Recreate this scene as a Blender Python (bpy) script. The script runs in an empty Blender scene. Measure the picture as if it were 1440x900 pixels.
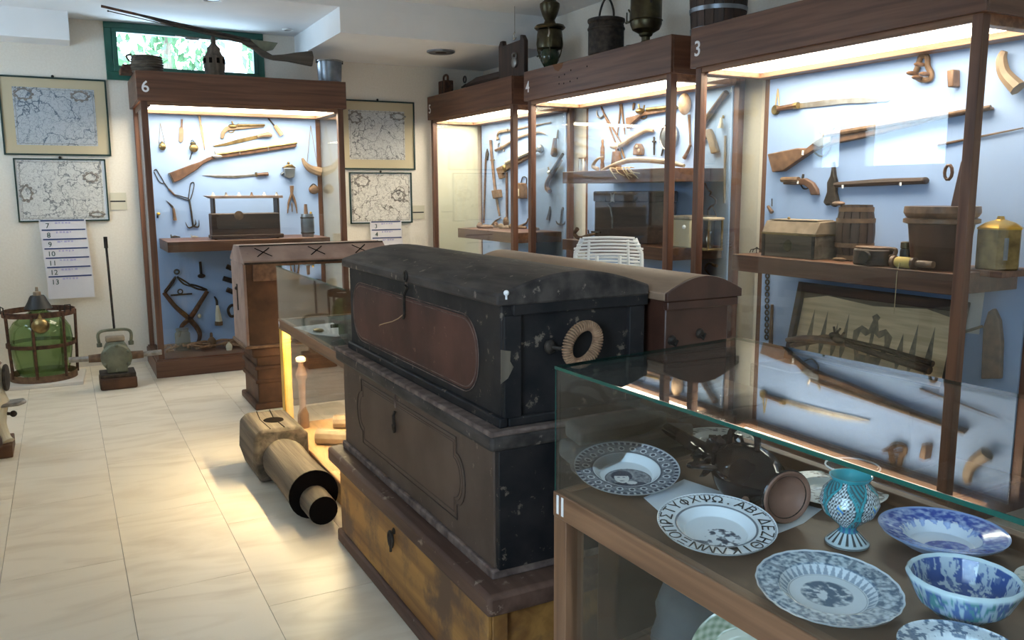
import bpy, bmesh, math, random
from mathutils import Vector, Matrix, Euler, noise
R = math.radians
S = bpy.context.scene
COL = S.collection
random.seed(7)

# ------------------------------------------------------------------ camera
F, PIT, YAW, ROLL, CAMH = 1176.36, .15338, .49052, -.00464, 1.55
_cy, _sy, _cp, _sp = math.cos(YAW), math.sin(YAW), math.cos(PIT), math.sin(PIT)
FW = Vector((_sy*_cp, _cy*_cp, -_sp)); _r = Vector((_cy, -_sy, 0)); _u = _r.cross(FW)
RT = _r*math.cos(ROLL) + _u*math.sin(ROLL); UP = _u*math.cos(ROLL) - _r*math.sin(ROLL)
CAM = Vector((0, 0, CAMH))
cd = bpy.data.cameras.new('camera'); cam = bpy.data.objects.new('camera', cd); COL.objects.link(cam)
cd.sensor_width = 36; cd.lens = F/1440*36; cd.clip_start = .02; cd.clip_end = 200
_m = Matrix((RT, UP, -FW)).transposed().to_4x4(); _m.translation = CAM; cam.matrix_world = _m
S.camera = cam

# ------------------------------------------------------------------ world, daylight, exposure
W = bpy.data.worlds.new('overcast_sky'); S.world = W; W.use_nodes = True
bg = W.node_tree.nodes['Background']; bg.inputs[0].default_value = (.60, .79, 1.0, 1); bg.inputs[1].default_value = 14.5
S.view_settings.view_transform = 'Standard'; S.view_settings.look = 'None'
S.view_settings.exposure = 0.12; S.view_settings.gamma = 1.0; S.view_settings.use_curve_mapping = False
CASE_LIGHT = 15.5
DECK_LIGHT = 200.0
def portal(loc, rot, sx, sy):
    l = bpy.data.lights.new('window_portal', 'AREA'); l.shape = 'RECTANGLE'; l.size = sx; l.size_y = sy
    l.cycles.is_portal = True
    o = bpy.data.objects.new('window_portal', l); o.location = loc; o.rotation_euler = rot; COL.objects.link(o)
XL, YN, XR, YB = -1.5, -1.6, 4.12, 8.34          # room walls
LEFT_WINDOWS = [(5.86, 7.0, 1.77, 2.62), (7.28, 7.78, 1.77, 2.5), (-1.0, .7, 1.0, 2.5)]  # last one is added out of view to let in more daylight
for (a, b, c, d) in LEFT_WINDOWS:
    portal((XL-.12, (a+b)/2, (c+d)/2), (0, R(-90), 0), d-c, b-a)
portal((1.11, YB+.12, 2.78), (R(-90), 0, 0), 1.3, .46)

# ------------------------------------------------------------------ pixel -> point on a plane of the room
def ray(u, v): return FW + RT*((u-720)/F) - UP*((v-450)/F)
def P(u, v, **k):
    d = ray(u, v); (a, val), = k.items(); i = 'xyz'.index(a)
    return CAM + d*((val-CAM[i])/d[i])
def mpp(p): return (Vector(p)-CAM).dot(FW)/F       # metres for one pixel at p

# ------------------------------------------------------------------ materials
MATS = {}
def _new(name):
    m = bpy.data.materials.new(name); m.use_nodes = True; nt = m.node_tree
    b = nt.nodes['Principled BSDF']; MATS[name] = m
    return m, nt, b
def rgba(c): return (c[0], c[1], c[2], 1)
def mat(name, c1, c2=None, rough=.6, metal=0, scale=6, stretch=(1, 1, 1), bump=0, detail=6, dist=0, spec=.5, wear=None, coat=0, emis=None, lo=.35, hi=.65, rnd=False, soft=.07):
    m, nt, b = _new(name); N, L = nt.nodes, nt.links
    b.inputs['Roughness'].default_value = rough; b.inputs['Metallic'].default_value = metal
    b.inputs['Specular IOR Level'].default_value = spec; b.inputs['Coat Weight'].default_value = coat
    b.inputs['Base Color'].default_value = rgba(c1)
    if emis: b.inputs['Emission Color'].default_value = rgba(emis[0]); b.inputs['Emission Strength'].default_value = emis[1]
    if c2 is None and not bump and not wear: return m
    tc = N.new('ShaderNodeTexCoord'); mp = N.new('ShaderNodeMapping'); mp.inputs['Scale'].default_value = stretch
    L.new(tc.outputs['Object'], mp.inputs['Vector'])
    if rnd:
        oi = N.new('ShaderNodeObjectInfo'); vm = N.new('ShaderNodeVectorMath'); vm.operation = 'SCALE'; vm.inputs[0].default_value = (17, 31, 9)
        L.new(oi.outputs['Random'], vm.inputs['Scale']); L.new(vm.outputs['Vector'], mp.inputs['Location'])
    n = N.new('ShaderNodeTexNoise'); n.inputs['Scale'].default_value = scale; n.inputs['Detail'].default_value = detail; n.inputs['Distortion'].default_value = dist
    L.new(mp.outputs['Vector'], n.inputs['Vector'])
    col = None
    if c2 is not None:
        r = N.new('ShaderNodeValToRGB'); r.color_ramp.elements[0].position = lo; r.color_ramp.elements[1].position = hi
        r.color_ramp.elements[0].color = rgba(c1); r.color_ramp.elements[1].color = rgba(c2)
        L.new(n.outputs['Fac'], r.inputs['Fac']); col = r.outputs['Color']
    if wear:
        wc, th, ws = wear
        n2 = N.new('ShaderNodeTexNoise'); n2.inputs['Scale'].default_value = ws; n2.inputs['Detail'].default_value = 9; n2.inputs['Roughness'].default_value = .65
        L.new(tc.outputs['Object'], n2.inputs['Vector'])
        r2 = N.new('ShaderNodeValToRGB'); r2.color_ramp.elements[0].position = th; r2.color_ramp.elements[1].position = th+soft
        L.new(n2.outputs['Fac'], r2.inputs['Fac'])
        mx = N.new('ShaderNodeMix'); mx.data_type = 'RGBA'; mx.inputs['B'].default_value = rgba(wc)
        L.new(r2.outputs['Color'], mx.inputs['Factor'])
        if col is not None: L.new(col, mx.inputs['A'])
        else: mx.inputs['A'].default_value = rgba(c1)
        col = mx.outputs['Result']
    if col is not None: L.new(col, b.inputs['Base Color'])
    if bump:
        bp = N.new('ShaderNodeBump'); bp.inputs['Strength'].default_value = bump; bp.inputs['Distance'].default_value = .01
        L.new(n.outputs['Fac'], bp.inputs['Height']); L.new(bp.outputs['Normal'], b.inputs['Normal'])
    return m
def glass(name, tint, ior=1.45, rough=0.0, body=None):
    m = bpy.data.materials.new(name); m.use_nodes = True; nt = m.node_tree; N, L = nt.nodes, nt.links; N.clear(); MATS[name] = m
    out = N.new('ShaderNodeOutputMaterial'); mx = N.new('ShaderNodeMixShader'); t = N.new('ShaderNodeBsdfTransparent'); g = N.new('ShaderNodeBsdfGlossy')
    t.inputs[0].default_value = rgba(tint); g.inputs['Roughness'].default_value = rough
    ge = N.new('ShaderNodeNewGeometry'); ma = N.new('ShaderNodeMath'); ma.operation = 'MULTIPLY_ADD'
    ma.inputs[1].default_value = 1/ior-ior; ma.inputs[2].default_value = ior; L.new(ge.outputs['Backfacing'], ma.inputs[0])
    fr = N.new('ShaderNodeFresnel'); L.new(ma.outputs[0], fr.inputs['IOR'])
    L.new(fr.outputs[0], mx.inputs[0]); L.new(g.outputs[0], mx.inputs[2]); L.new(mx.outputs[0], out.inputs[0])
    if body:
        d = N.new('ShaderNodeBsdfDiffuse'); d.inputs[0].default_value = rgba(body[0]); m2 = N.new('ShaderNodeMixShader'); m2.inputs[0].default_value = body[1]
        L.new(t.outputs[0], m2.inputs[1]); L.new(d.outputs[0], m2.inputs[2]); L.new(m2.outputs[0], mx.inputs[1])
    else: L.new(t.outputs[0], mx.inputs[1])
    return m
def vcmat(name, rough=.15, coat=.3):
    m, nt, b = _new(name); a = nt.nodes.new('ShaderNodeVertexColor'); a.layer_name = 'Col'
    nt.links.new(a.outputs['Color'], b.inputs['Base Color']); b.inputs['Roughness'].default_value = rough; b.inputs['Coat Weight'].default_value = coat
    return m

def wood(name, c1, c2, axis, rough=.5, k=1.0, **kw):
    s = [26*k, 26*k, 26*k]; s['xyz'.index(axis)] = 1.3*k
    return mat(name, c1, c2, rough=rough, scale=1, stretch=tuple(s), bump=kw.pop('bump', .12), detail=7, dist=.6, **kw)
for ax in 'xyz':
    wood('cab_'+ax, (.085, .034, .019), (.165, .075, .042), ax, rough=.42)
    wood('oak_'+ax, (.13, .06, .030), (.27, .14, .075), ax, rough=.45)
    wood('pine_'+ax, (.34, .19, .09), (.55, .34, .17), ax, rough=.55)
    wood('old_'+ax, (.05, .039, .029), (.155, .123, .092), ax, rough=.85, bump=.6, k=.8)
    wood('dark_'+ax, (.022, .012, .009), (.06, .032, .021), ax, rough=.6)
wood('ochre_y', (.20, .085, .022), (.42, .21, .055), 'y', rough=.6, k=.5, wear=((.12, .062, .035), .47, 4.0), soft=.14)
wood('lidbrown_y', (.07, .036, .026), (.15, .085, .062), 'y', spec=.25, rough=.6, k=.6, wear=((.26, .19, .145), .62, 22.0), soft=.06)
mat('plaster', (.76, .70, .61), (.80, .745, .66), rough=.9, scale=60, bump=.05)
mat('ceiling_white', (.84, .845, .85), (.80, .81, .82), rough=.95, scale=3)
mat('marble', (.66, .56, .43), (.80, .71, .58), rough=.34, scale=1.0, stretch=(1.5, 5, 2), dist=1.6, detail=9, lo=.3, hi=.55, rnd=True, wear=((.50, .43, .35), .68, 3.5))
mat('grout', (.36, .31, .26), rough=.9)
mat('marble_slab', (.75, .70, .64), (.66, .62, .58), rough=.4, scale=5)
mat('panel_blue', (.28, .408, .68), (.31, .44, .71), rough=.75, scale=2)
mat('panel_white', (.80, .76, .62), rough=.8)
mat('light_warm', (1, .95, .85), rough=.5, emis=((1, .86, .66), CASE_LIGHT))
mat('light_deck', (1, .9, .7), rough=.5, emis=((1, .76, .42), DECK_LIGHT))
mat('white_paint', (.85, .85, .84), rough=.5)
mat('green_paint', (.008, .075, .055), (.012, .10, .07), rough=.4, scale=12)
mat('iron', (.025, .021, .019), (.065, .050, .040), rough=.6, metal=.6, scale=30, bump=.25)
mat('rust', (.055, .026, .016), (.13, .06, .035), rough=.85, scale=30, bump=.3, metal=.2)
mat('steel', (.35, .34, .33), (.20, .18, .16), rough=.38, metal=.9, scale=20)
mat('bright_steel', (.62, .60, .56), (.42, .36, .30), rough=.3, metal=.9, scale=14)
mat('brass', (.34, .245, .105), (.16, .11, .05), rough=.36, metal=.9, scale=16)
mat('darkbrass', (.10, .085, .045), (.05, .04, .025), rough=.35, metal=.85, scale=14, bump=.15)
mat('gold', (.75, .47, .08), (.5, .3, .06), rough=.3, metal=.9, scale=9)
mat('pewter', (.17, .19, .22), (.29, .31, .34), rough=.36, metal=.85, scale=9)
mat('stockwood', (.105, .054, .030), (.21, .115, .066), rough=.45, scale=22, bump=.1)
mat('walnut', (.075, .035, .02), (.16, .08, .045), rough=.45, scale=22, bump=.15)
mat('lightwood', (.30, .20, .115), (.42, .29, .18), rough=.6, scale=20)
mat('palewood', (.29, .22, .155), (.18, .13, .085), rough=.75, scale=14, bump=.3)
mat('bone', (.38, .31, .22), (.25, .19, .13), rough=.5, scale=12)
mat('ivory', (.62, .55, .42), (.74, .68, .55), rough=.5, scale=10)
mat('leather', (.10, .055, .03), (.19, .11, .06), rough=.7, scale=25, bump=.3)
mat('horn_brown', (.17, .112, .065), (.28, .19, .115), rough=.45, scale=12)
mat('rope', (.37, .22, .13), (.24, .13, .075), rough=.95, scale=60, bump=.5)
mat('twine', (.45, .36, .22), rough=.95)
mat('string', (.24, .22, .20), rough=.9)
mat('paper', (.80, .82, .86), (.74, .76, .80), rough=.9, scale=4)
mat('card', (.62, .58, .46), rough=.9)
mat('matboard', (.52, .44, .29), (.55, .47, .32), rough=.9, scale=3)
mat('inkblue', (.03, .05, .16), rough=.7); mat('inkgreen', (.01, .05, .035), rough=.7); mat('ink', (.012, .012, .014), rough=.55); mat('inkpurple', (.42, .40, .62), rough=.8)
mat('sign_white', (.86, .86, .88), rough=.5); mat('board_grey', (.62, .60, .64), (.68, .66, .69), rough=.8, scale=5)
mat('frame_green', (.008, .03, .025), rough=.35)
mat('black_paint', (.010, .010, .012), (.028, .024, .024), spec=.2, rough=.6, scale=7, bump=.2, wear=((.15, .12, .095), .615, 22.0), soft=.05)
mat('lid_black', (.028, .023, .022), (.078, .064, .058), spec=.2, rough=.65, scale=5, bump=.25, stretch=(4, 1, 4), wear=((.19, .155, .13), .62, 26.0), soft=.05)
mat('redpanel', (.050, .020, .016), (.105, .042, .032), spec=.2, rough=.5, scale=5, bump=.1, wear=((.20, .11, .08), .64, 30.0), soft=.05)
mat('chest_grey', (.070, .047, .037), (.112, .077, .060), spec=.2, rough=.6, scale=5, bump=.12, wear=((.19, .14, .11), .64, 26.0), soft=.05)
mat('chest_panel', (.078, .050, .038), (.115, .076, .058), spec=.2, rough=.6, scale=4, bump=.1)
mat('edge_wear', (.22, .16, .135), (.08, .055, .05), spec=.2, rough=.8, scale=18, bump=.4)
mat('chest_redbrown', (.050, .020, .013), (.095, .039, .025), rough=.4, scale=6, bump=.1)
mat('lid_tan', (.20, .125, .08), (.30, .195, .13), rough=.5, scale=4, bump=.1, stretch=(4, 1, 4))
mat('gable_pink', (.24, .165, .14), (.35, .25, .21), spec=.2, rough=.75, scale=6, bump=.25, wear=((.10, .06, .055), .66, 9.0))
mat('chest_brown', (.055, .028, .018), (.12, .06, .035), spec=.2, rough=.55, scale=6, bump=.25, wear=((.22, .13, .075), .67, 9.0))
mat('gilt_scratch', (.42, .28, .16), rough=.6)
mat('incised', (.010, .008, .007), rough=1, spec=.0)
mat('stone', (.075, .064, .054), (.14, .12, .10), rough=.9, scale=7, bump=.6)
mat('slate', (.05, .055, .06), (.10, .11, .12), rough=.75, scale=5, bump=.3)
mat('plastic_white', (.85, .88, .90), rough=.4)
mat('olive_metal', (.20, .21, .15), (.12, .125, .09), rough=.5, metal=.3, scale=12, bump=.25)
mat('cream_iron', (.62, .55, .40), (.72, .66, .52), rough=.6, scale=6, wear=((.12, .08, .05), .60, 9.0))
mat('glaze_brown', (.005, .004, .006), (.018, .007, .006), rough=.05, spec=.26, scale=6)
mat('clay', (.20, .085, .055), (.30, .15, .10), rough=.6, scale=14)
mat('leaf', (.035, .10, .035), (.09, .20, .08), rough=.6, scale=3)
mat('glass_edge', (.008, .075, .06), rough=.12, spec=.6)
mat('yellow_lit_post', (.62, .36, .05), (.72, .44, .08), rough=.5, scale=10)  # warm lamplight on one showcase post, put into its colour
mat('deck_felt', (.125, .062, .032), (.165, .086, .046), rough=.5, scale=3, stretch=(1, 8, 1))
mat('spool_yellow', (.50, .37, .12), rough=.9)
glass('pane', (.97, .99, .985)); glass('pane_blue', (.95, .985, 1.0))
glass('bottle_green', (.64, .76, .50), ior=1.5, body=((.15, .25, .09), .35))
glass('clear_glass', (.96, .98, .98), ior=1.4)
glass('jar_glass', (.75, .78, .72), ior=1.4, body=((.25, .26, .22), .3))
mat('globe_dark', (.012, .028, .016), (.05, .06, .03), rough=.15, scale=14, bump=.3)
mat('rust_stain', (.16, .065, .022), rough=.8)
vcmat('ceramic')

# ------------------------------------------------------------------ mesh builder
class MB:
    def __init__(s): s.v = []; s.f = []; s.c = None
    def add(s, vs, fs, M=None):
        o = len(s.v)
        s.v += [(M @ Vector(v) if M else Vector(v)) for v in vs]
        s.f += [tuple(i+o for i in f) for f in fs]
        return s
    def bx(s, x0, x1, y0, y1, z0, z1, M=None):
        return s.add([(x0, y0, z0), (x1, y0, z0), (x1, y1, z0), (x0, y1, z0), (x0, y0, z1), (x1, y0, z1), (x1, y1, z1), (x0, y1, z1)],
                     [(0, 3, 2, 1), (4, 5, 6, 7), (0, 1, 5, 4), (1, 2, 6, 5), (2, 3, 7, 6), (3, 0, 4, 7)], M)
    def tube(s, pts, r, n=8, closed=False, flat=1.0):
        pts = [Vector(p) for p in pts]; m = len(pts)
        rr = r if isinstance(r, (list, tuple)) else [r]*m
        T = []
        for i in range(m):
            a = pts[(i-1) % m] if (closed or i > 0) else pts[i]; b = pts[(i+1) % m] if (closed or i < m-1) else pts[i]
            T.append((b-a).normalized() if (b-a).length > 1e-9 else Vector((0, 0, 1)))
        u = T[0].orthogonal().normalized(); vs = []; fs = []
        for i in range(m):
            u = (u - T[i]*u.dot(T[i])); u = u.normalized() if u.length > 1e-6 else T[i].orthogonal().normalized(); w = T[i].cross(u)
            for k in range(n):
                a = 2*math.pi*k/n; vs.append(pts[i] + u*(rr[i]*math.cos(a)) + w*(rr[i]*math.sin(a)*flat))
        q = m if closed else m-1
        for i in range(q):
            for k in range(n):
                a = i*n+k; b = i*n+(k+1) % n; c = ((i+1) % m)*n+(k+1) % n; d = ((i+1) % m)*n+k; fs.append((a, b, c, d))
        if not closed: fs.append(tuple(range(n))[::-1]); fs.append(tuple((m-1)*n+k for k in range(n)))
        return s.add(vs, fs)
    def cyl(s, a, b, r0, r1=None, n=16): return s.tube([a, b], [r0, r0 if r1 is None else r1], n)
    def lathe(s, prof, n=24, M=None, cap=True):
        vs = []; fs = []
        for (r, z) in prof:
            for k in range(n): a = 2*math.pi*k/n; vs.append((r*math.cos(a), r*math.sin(a), z))
        for i in range(len(prof)-1):
            for k in range(n): fs.append((i*n+k, i*n+(k+1) % n, (i+1)*n+(k+1) % n, (i+1)*n+k))
        if cap: fs.append(tuple(range(n))[::-1]); fs.append(tuple((len(prof)-1)*n+k for k in range(n)))
        return s.add(vs, fs, M)
    def ball(s, c, r, n=12, M=None):
        r = r if isinstance(r, (tuple, list)) else (r, r, r); m = n//2+1; vs = []; fs = []
        for i in range(m+1):
            t = math.pi*i/m; t = min(max(t, .02), math.pi-.02)
            for k in range(n): a = 2*math.pi*k/n; vs.append((c[0]+r[0]*math.sin(t)*math.cos(a), c[1]+r[1]*math.sin(t)*math.sin(a), c[2]+r[2]*math.cos(t)))
        for i in range(m):
            for k in range(n): fs.append((i*n+k, i*n+(k+1) % n, (i+1)*n+(k+1) % n, (i+1)*n+k))
        fs.append(tuple(range(n))); fs.append(tuple(m*n+k for k in range(n)))
        return s.add(vs, fs, M)
    def prism(s, pts, d):               # closed 3-D outline swept along the vector d
        d = Vector(d); n = len(pts); vs = [Vector(p) for p in pts] + [Vector(p)+d for p in pts]
        fs = [tuple(range(n)), tuple(range(2*n-1, n-1, -1))] + [(i, (i+1) % n, n+(i+1) % n, n+i) for i in range(n)]
        return s.add(vs, fs)
    def build(s, name, m, parent=None, local=False, smooth=30, bevel=0, seg=2, recalc=True):
        me = bpy.data.meshes.new(name); vs = s.v; M = None
        if parent is not None:
            M = WM[parent.name]
            if not local: Mi = M.inverted(); vs = [Mi @ v for v in vs]
        else:
            lo = [min(v[i] for v in vs) for i in range(3)]; hi = [max(v[i] for v in vs) for i in range(3)]
            o0 = Vector(((lo[0]+hi[0])/2, (lo[1]+hi[1])/2, lo[2])); vs = [v-o0 for v in vs]; M = Matrix.Translation(o0)
        me.from_pydata([tuple(v) for v in vs], [], s.f)
        if recalc:
            b = bmesh.new(); b.from_mesh(me); bmesh.ops.recalc_face_normals(b, faces=b.faces); b.to_mesh(me); b.free()
        if s.c:
            ca = me.color_attributes.new('Col', 'FLOAT_COLOR', 'POINT')
            ca.data.foreach_set('color', [x for c in s.c for x in (c[0], c[1], c[2], 1.0)])
        me.materials.append(MATS[m]); me.validate(); me.update()
        if smooth: me.shade_smooth(); me.set_sharp_from_angle(angle=R(smooth))
        o = bpy.data.objects.new(name, me); COL.objects.link(o)
        if parent is not None: o.parent = parent
        else: o.location = M.translation
        WM[o.name] = M
        if bevel:
            bv = o.modifiers.new('bevel', 'BEVEL'); bv.width = bevel; bv.segments = seg; bv.limit_method = 'ANGLE'; bv.angle_limit = R(40)
        return o
WM = {}
def tag(o, label=None, cat=None, group=None, kind=None):
    if label: o['label'] = label
    if cat: o['category'] = cat
    if group: o['group'] = group
    if kind: o['kind'] = kind
    return o
def thing(name, label, cat, loc=(0, 0, 0), rz=0, group=None, kind=None, rot=None):
    o = bpy.data.objects.new(name, None); COL.objects.link(o); o.location = loc
    o.rotation_euler = rot if rot else (0, 0, rz); o.empty_display_size = .05
    WM[o.name] = Matrix.Translation(Vector(loc)) @ Euler(rot if rot else (0, 0, rz)).to_matrix().to_4x4()
    return tag(o, label, cat, group, kind)
def text_geo(body, size, ext=.0008, bold=0):
    c = bpy.data.curves.new('t', 'FONT'); c.body = body; c.size = size; c.extrude = ext; c.align_x = 'CENTER'; c.align_y = 'CENTER'; c.resolution_u = 3; c.offset = bold*size
    o = bpy.data.objects.new('t', c); COL.objects.link(o); bpy.context.view_layer.update()
    me = bpy.data.meshes.new_from_object(o.evaluated_get(bpy.context.evaluated_depsgraph_get()))
    vs = [v.co.copy() for v in me.vertices]; fs = [tuple(p.vertices) for p in me.polygons]
    bpy.data.objects.remove(o); bpy.data.curves.remove(c); bpy.data.meshes.remove(me)
    return vs, fs
def frame_m(o, ex, ey, ez=None):
    ex = Vector(ex).normalized(); ey = Vector(ey); ez = Vector(ez) if ez else ex.cross(ey).normalized(); ey = ez.cross(ex)
    m = Matrix((ex, ey, ez)).transposed().to_4x4(); m.translation = Vector(o); return m
def axis_m(a, b):                       # frame with z from a to b
    a, b = Vector(a), Vector(b); z = (b-a).normalized(); x = z.orthogonal().normalized(); y = z.cross(x)
    m = Matrix((x, y, z)).transposed().to_4x4(); m.translation = a; return m
def spline(pts, k=6):                   # Catmull-Rom through points
    p = [Vector(q) for q in pts]; out = []
    for i in range(len(p)-1):
        a, b, c, d = p[max(i-1, 0)], p[i], p[i+1], p[min(i+2, len(p)-1)]
        for j in range(k):
            t = j/k; out.append(.5*((2*b)+(c-a)*t+(2*a-5*b+4*c-d)*t*t+(3*b-a-3*c+d)*t**3))
    return out+[p[-1]]
def lerp_list(r, k=6):
    out = []
    for i in range(len(r)-1): out += [r[i]+(r[i+1]-r[i])*j/k for j in range(k)]
    return out+[r[-1]]
# ================================================================== the room
def wall_cells(us, vs, holes):
    us = sorted(set(us)); vs = sorted(set(vs)); out = []
    for i in range(len(us)-1):
        for j in range(len(vs)-1):
            cu, cv = (us[i]+us[i+1])/2, (vs[j]+vs[j+1])/2
            if not any(h[0] < cu < h[1] and h[2] < cv < h[3] for h in holes): out.append((us[i], us[i+1], vs[j], vs[j+1]))
    return out
ZC = 3.11
fl = tag(MB().bx(XL, XR, YN, YB, -.08, -.004).build('floor', 'grout', smooth=0), 'pale cream marble slab floor of the exhibition room', 'floor', kind='structure')
TW, TL = .455, .90; tmesh = None; rt = random.Random(3)
for ci in range(-4, 10):
    x0 = .125+ci*TW; off = {0: 3.39, -1: 3.77, 1: 3.05}.get(ci, rt.uniform(0, TL))
    k = math.floor((YN-off)/TL)
    while off+k*TL < YB:
        y0 = off+k*TL; k += 1
        a, b, c, d = max(x0, XL), min(x0+TW, XR), max(y0, YN), min(y0+TL, YB)
        if b-a < .02 or d-c < .02: continue
        full = abs(b-a-TW) < 1e-6 and abs(d-c-TL) < 1e-6
        if full and tmesh:
            o = tmesh.copy(); COL.objects.link(o); o.parent = fl
        else:
            o = MB().bx(-(b-a)/2+.0012, (b-a)/2-.0012, -(d-c)/2+.0012, (d-c)/2-.0012, -.002, .002).build('floor_tile', 'marble', fl, local=True, smooth=0)
            if full: tmesh = o
        o.location = ((a+b)/2-fl.location.x, (c+d)/2-fl.location.y, -.002-fl.location.z)
WIN1 = (.443, 1.80, 2.527, 3.015)
m = MB()
for (a, b, c, d) in wall_cells([XL-.2, XR+.2, WIN1[0], WIN1[1]], [-.08, 3.2, WIN1[2], WIN1[3]], [WIN1]): m.bx(a, b, YB, YB+.2, c, d)
tag(m.build('wall_back', 'plaster', smooth=0), 'cream plastered back wall with the high green window', 'wall', kind='structure')
m = MB(); us = [YN, YB]; vs = [-.08, 3.2]
for h in LEFT_WINDOWS: us += h[:2]; vs += h[2:]
for (a, b, c, d) in wall_cells(us, vs, LEFT_WINDOWS): m.bx(XL-.2, XL, a, b, c, d)
tag(m.build('wall_left', 'plaster', smooth=0), 'cream plastered side wall with windows', 'wall', kind='structure')
tag(MB().bx(XR, XR+.2, YN, YB, -.08, 3.2).build('wall_right', 'plaster', smooth=0), 'pale wall behind the row of cabinets', 'wall', kind='structure')
tag(MB().bx(XL-.2, XR+.2, YN-.2, YN, -.08, 3.2).build('wall_front', 'plaster', smooth=0), 'cream plastered wall facing the back wall', 'wall', kind='structure')
m = MB().bx(XL, XR, YN, 6.85, ZC, 3.2).bx(XL, XR, 6.85, YB, 3.02, 3.2)
tag(m.build('ceiling', 'ceiling_white', smooth=0), 'white ceiling stepping down in front of the window', 'ceiling', kind='structure')
tag(MB().bx(2.1, XR, 6.85, YB, 2.82, 3.02).build('trim_1', 'ceiling_white', smooth=0), 'dropped white ceiling box right of the window', 'soffit', kind='structure')
tag(MB().bx(XL, .172, 8.02, YB, 2.79, 3.02).build('trim_2', 'ceiling_white', smooth=0), 'dropped white ceiling box left of the window', 'soffit', kind='structure')
tag(MB().bx(XL, XR, YB-.012, YB, 0, .07).build('baseboard_back', 'marble_slab', smooth=0), 'low pale stone skirting along the back wall', 'skirting', kind='structure')
# high green window
w = thing('window_1', 'narrow high window with dark green frame and bright foliage outside', 'window', (1.12, YB, 2.527), kind='structure')
x0, x1, z0, z1 = WIN1
m = MB().bx(x0, x1, YB-.03, YB+.1, z1-.05, z1).bx(x0, x1, YB-.03, YB+.1, z0, z0+.07).bx(x0, x0+.06, YB-.03, YB+.1, z0+.07, z1-.05).bx(x1-.06, x1, YB-.03, YB+.1, z0+.07, z1-.05)
m.build('frame', 'green_paint', w, bevel=.004)
a, b, c, d = x0+.06, x1-.06, z0+.07, z1-.05
m = MB().bx(a, b, YB-.05, YB+.03, d-.035, d).bx(a, b, YB-.05, YB+.03, c, c+.05).bx(a, a+.04, YB-.05, YB+.03, c+.05, d-.035).bx(b-.04, b, YB-.05, YB+.03, c+.05, d-.035)
m.build('sash', 'green_paint', w, bevel=.004)
MB().bx(a+.04, b-.04, YB-.01, YB-.004, c+.05, d-.035).build('glass_pane', 'pane', w, smooth=0)
MB().tube([(1.02, YB-.06, 2.935), (1.2, YB-.07, 2.925), (1.38, YB-.06, 2.925)], .008, 6).bx(1.1, 1.22, YB-.075, YB-.05, 2.905, 2.92).build('opening_stay', 'steel', w)
for i, (a, b, c, d) in enumerate(LEFT_WINDOWS):
    w = thing('window_%d' % (i+2), ['white-framed window of the side wall, mirrored in the glass of cabinet 3', 'narrow white-framed side window nearest the back wall', 'added unseen side window nearest the camera, bringing in more daylight'][i], 'window', (XL, (a+b)/2, c), kind='structure')
    MB().bx(XL-.1, XL+.02, a, b, d-.05, d).bx(XL-.1, XL+.02, a, b, c, c+.05).bx(XL-.1, XL+.02, a, a+.05, c+.05, d-.05).bx(XL-.1, XL+.02, b-.05, b, c+.05, d-.05).build('frame', 'white_paint', w)
    MB().bx(XL-.05, XL-.044, a+.05, b-.05, c+.05, d-.05).build('glass_pane', 'pane', w, smooth=0)
# foliage outside the high window
t = thing('tree', 'sunlit leafy tree outside the high green window', 'tree', (1.3, 11.2, 0))
MB().tube([(1.3, 11.2, 0), (1.32, 11.2, 1.5), (1.25, 11.25, 2.6), (1.3, 11.2, 3.6)], [.12, .10, .07, .03], 8).build('trunk', 'old_z', t)
m = MB(); rr = random.Random(5)
for i in range(5200):
    c = Vector((rr.uniform(-.4, 3.4), rr.uniform(10.9, 11.9), rr.uniform(2.6, 4.6)))
    if noise.noise(c*2.2) < .02: continue
    e = Euler((rr.uniform(0, 6), rr.uniform(0, 6), rr.uniform(0, 6))).to_matrix().to_4x4(); e.translation = c; s = rr.uniform(.04, .09)
    m.add([(-s, 0, 0), (0, -s*.5, .01), (s, 0, 0), (0, s*.5, .01)], [(0, 1, 2, 3)], e)
tag(m.build('foliage', 'leaf', t, smooth=0, recalc=False), kind='stuff')
# ceiling fittings
c = P(620, 72, z=2.82)
v = thing('ceiling_vent', 'round grey ceiling vent in the dropped ceiling box', 'vent', c)
MB().lathe([(.13, 0), (.13, -.012), (.115, -.018), (.10, -.014)], 28, Matrix.Translation(c)).build('rim', 'pewter', v)
MB().lathe([(.10, -.001), (.10, -.010), (.03, -.016)], 28, Matrix.Translation(c)).build('grille', 'iron', v)
for (u, vv, lab) in ((298, -2, 'recessed ceiling spotlight with frosted grey disc above the window'), (405, 41, 'small recessed ceiling spotlight right of the window')):
    c = P(u, vv, z=3.02); v = thing('recessed_spotlight', lab, 'spotlight', c, group='ceiling spotlights')
    rad = .085 if u < 350 else .05
    MB().lathe([(rad, 0), (rad, -.008), (rad*.8, -.014), (rad*.75, -.006)], 24, Matrix.Translation(c)).build('ring', 'white_paint', v)
    MB().lathe([(rad*.75, -.001), (rad*.72, -.008), (rad*.2, -.010)], 24, Matrix.Translation(c)).build('lens', 'pewter', v)

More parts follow.
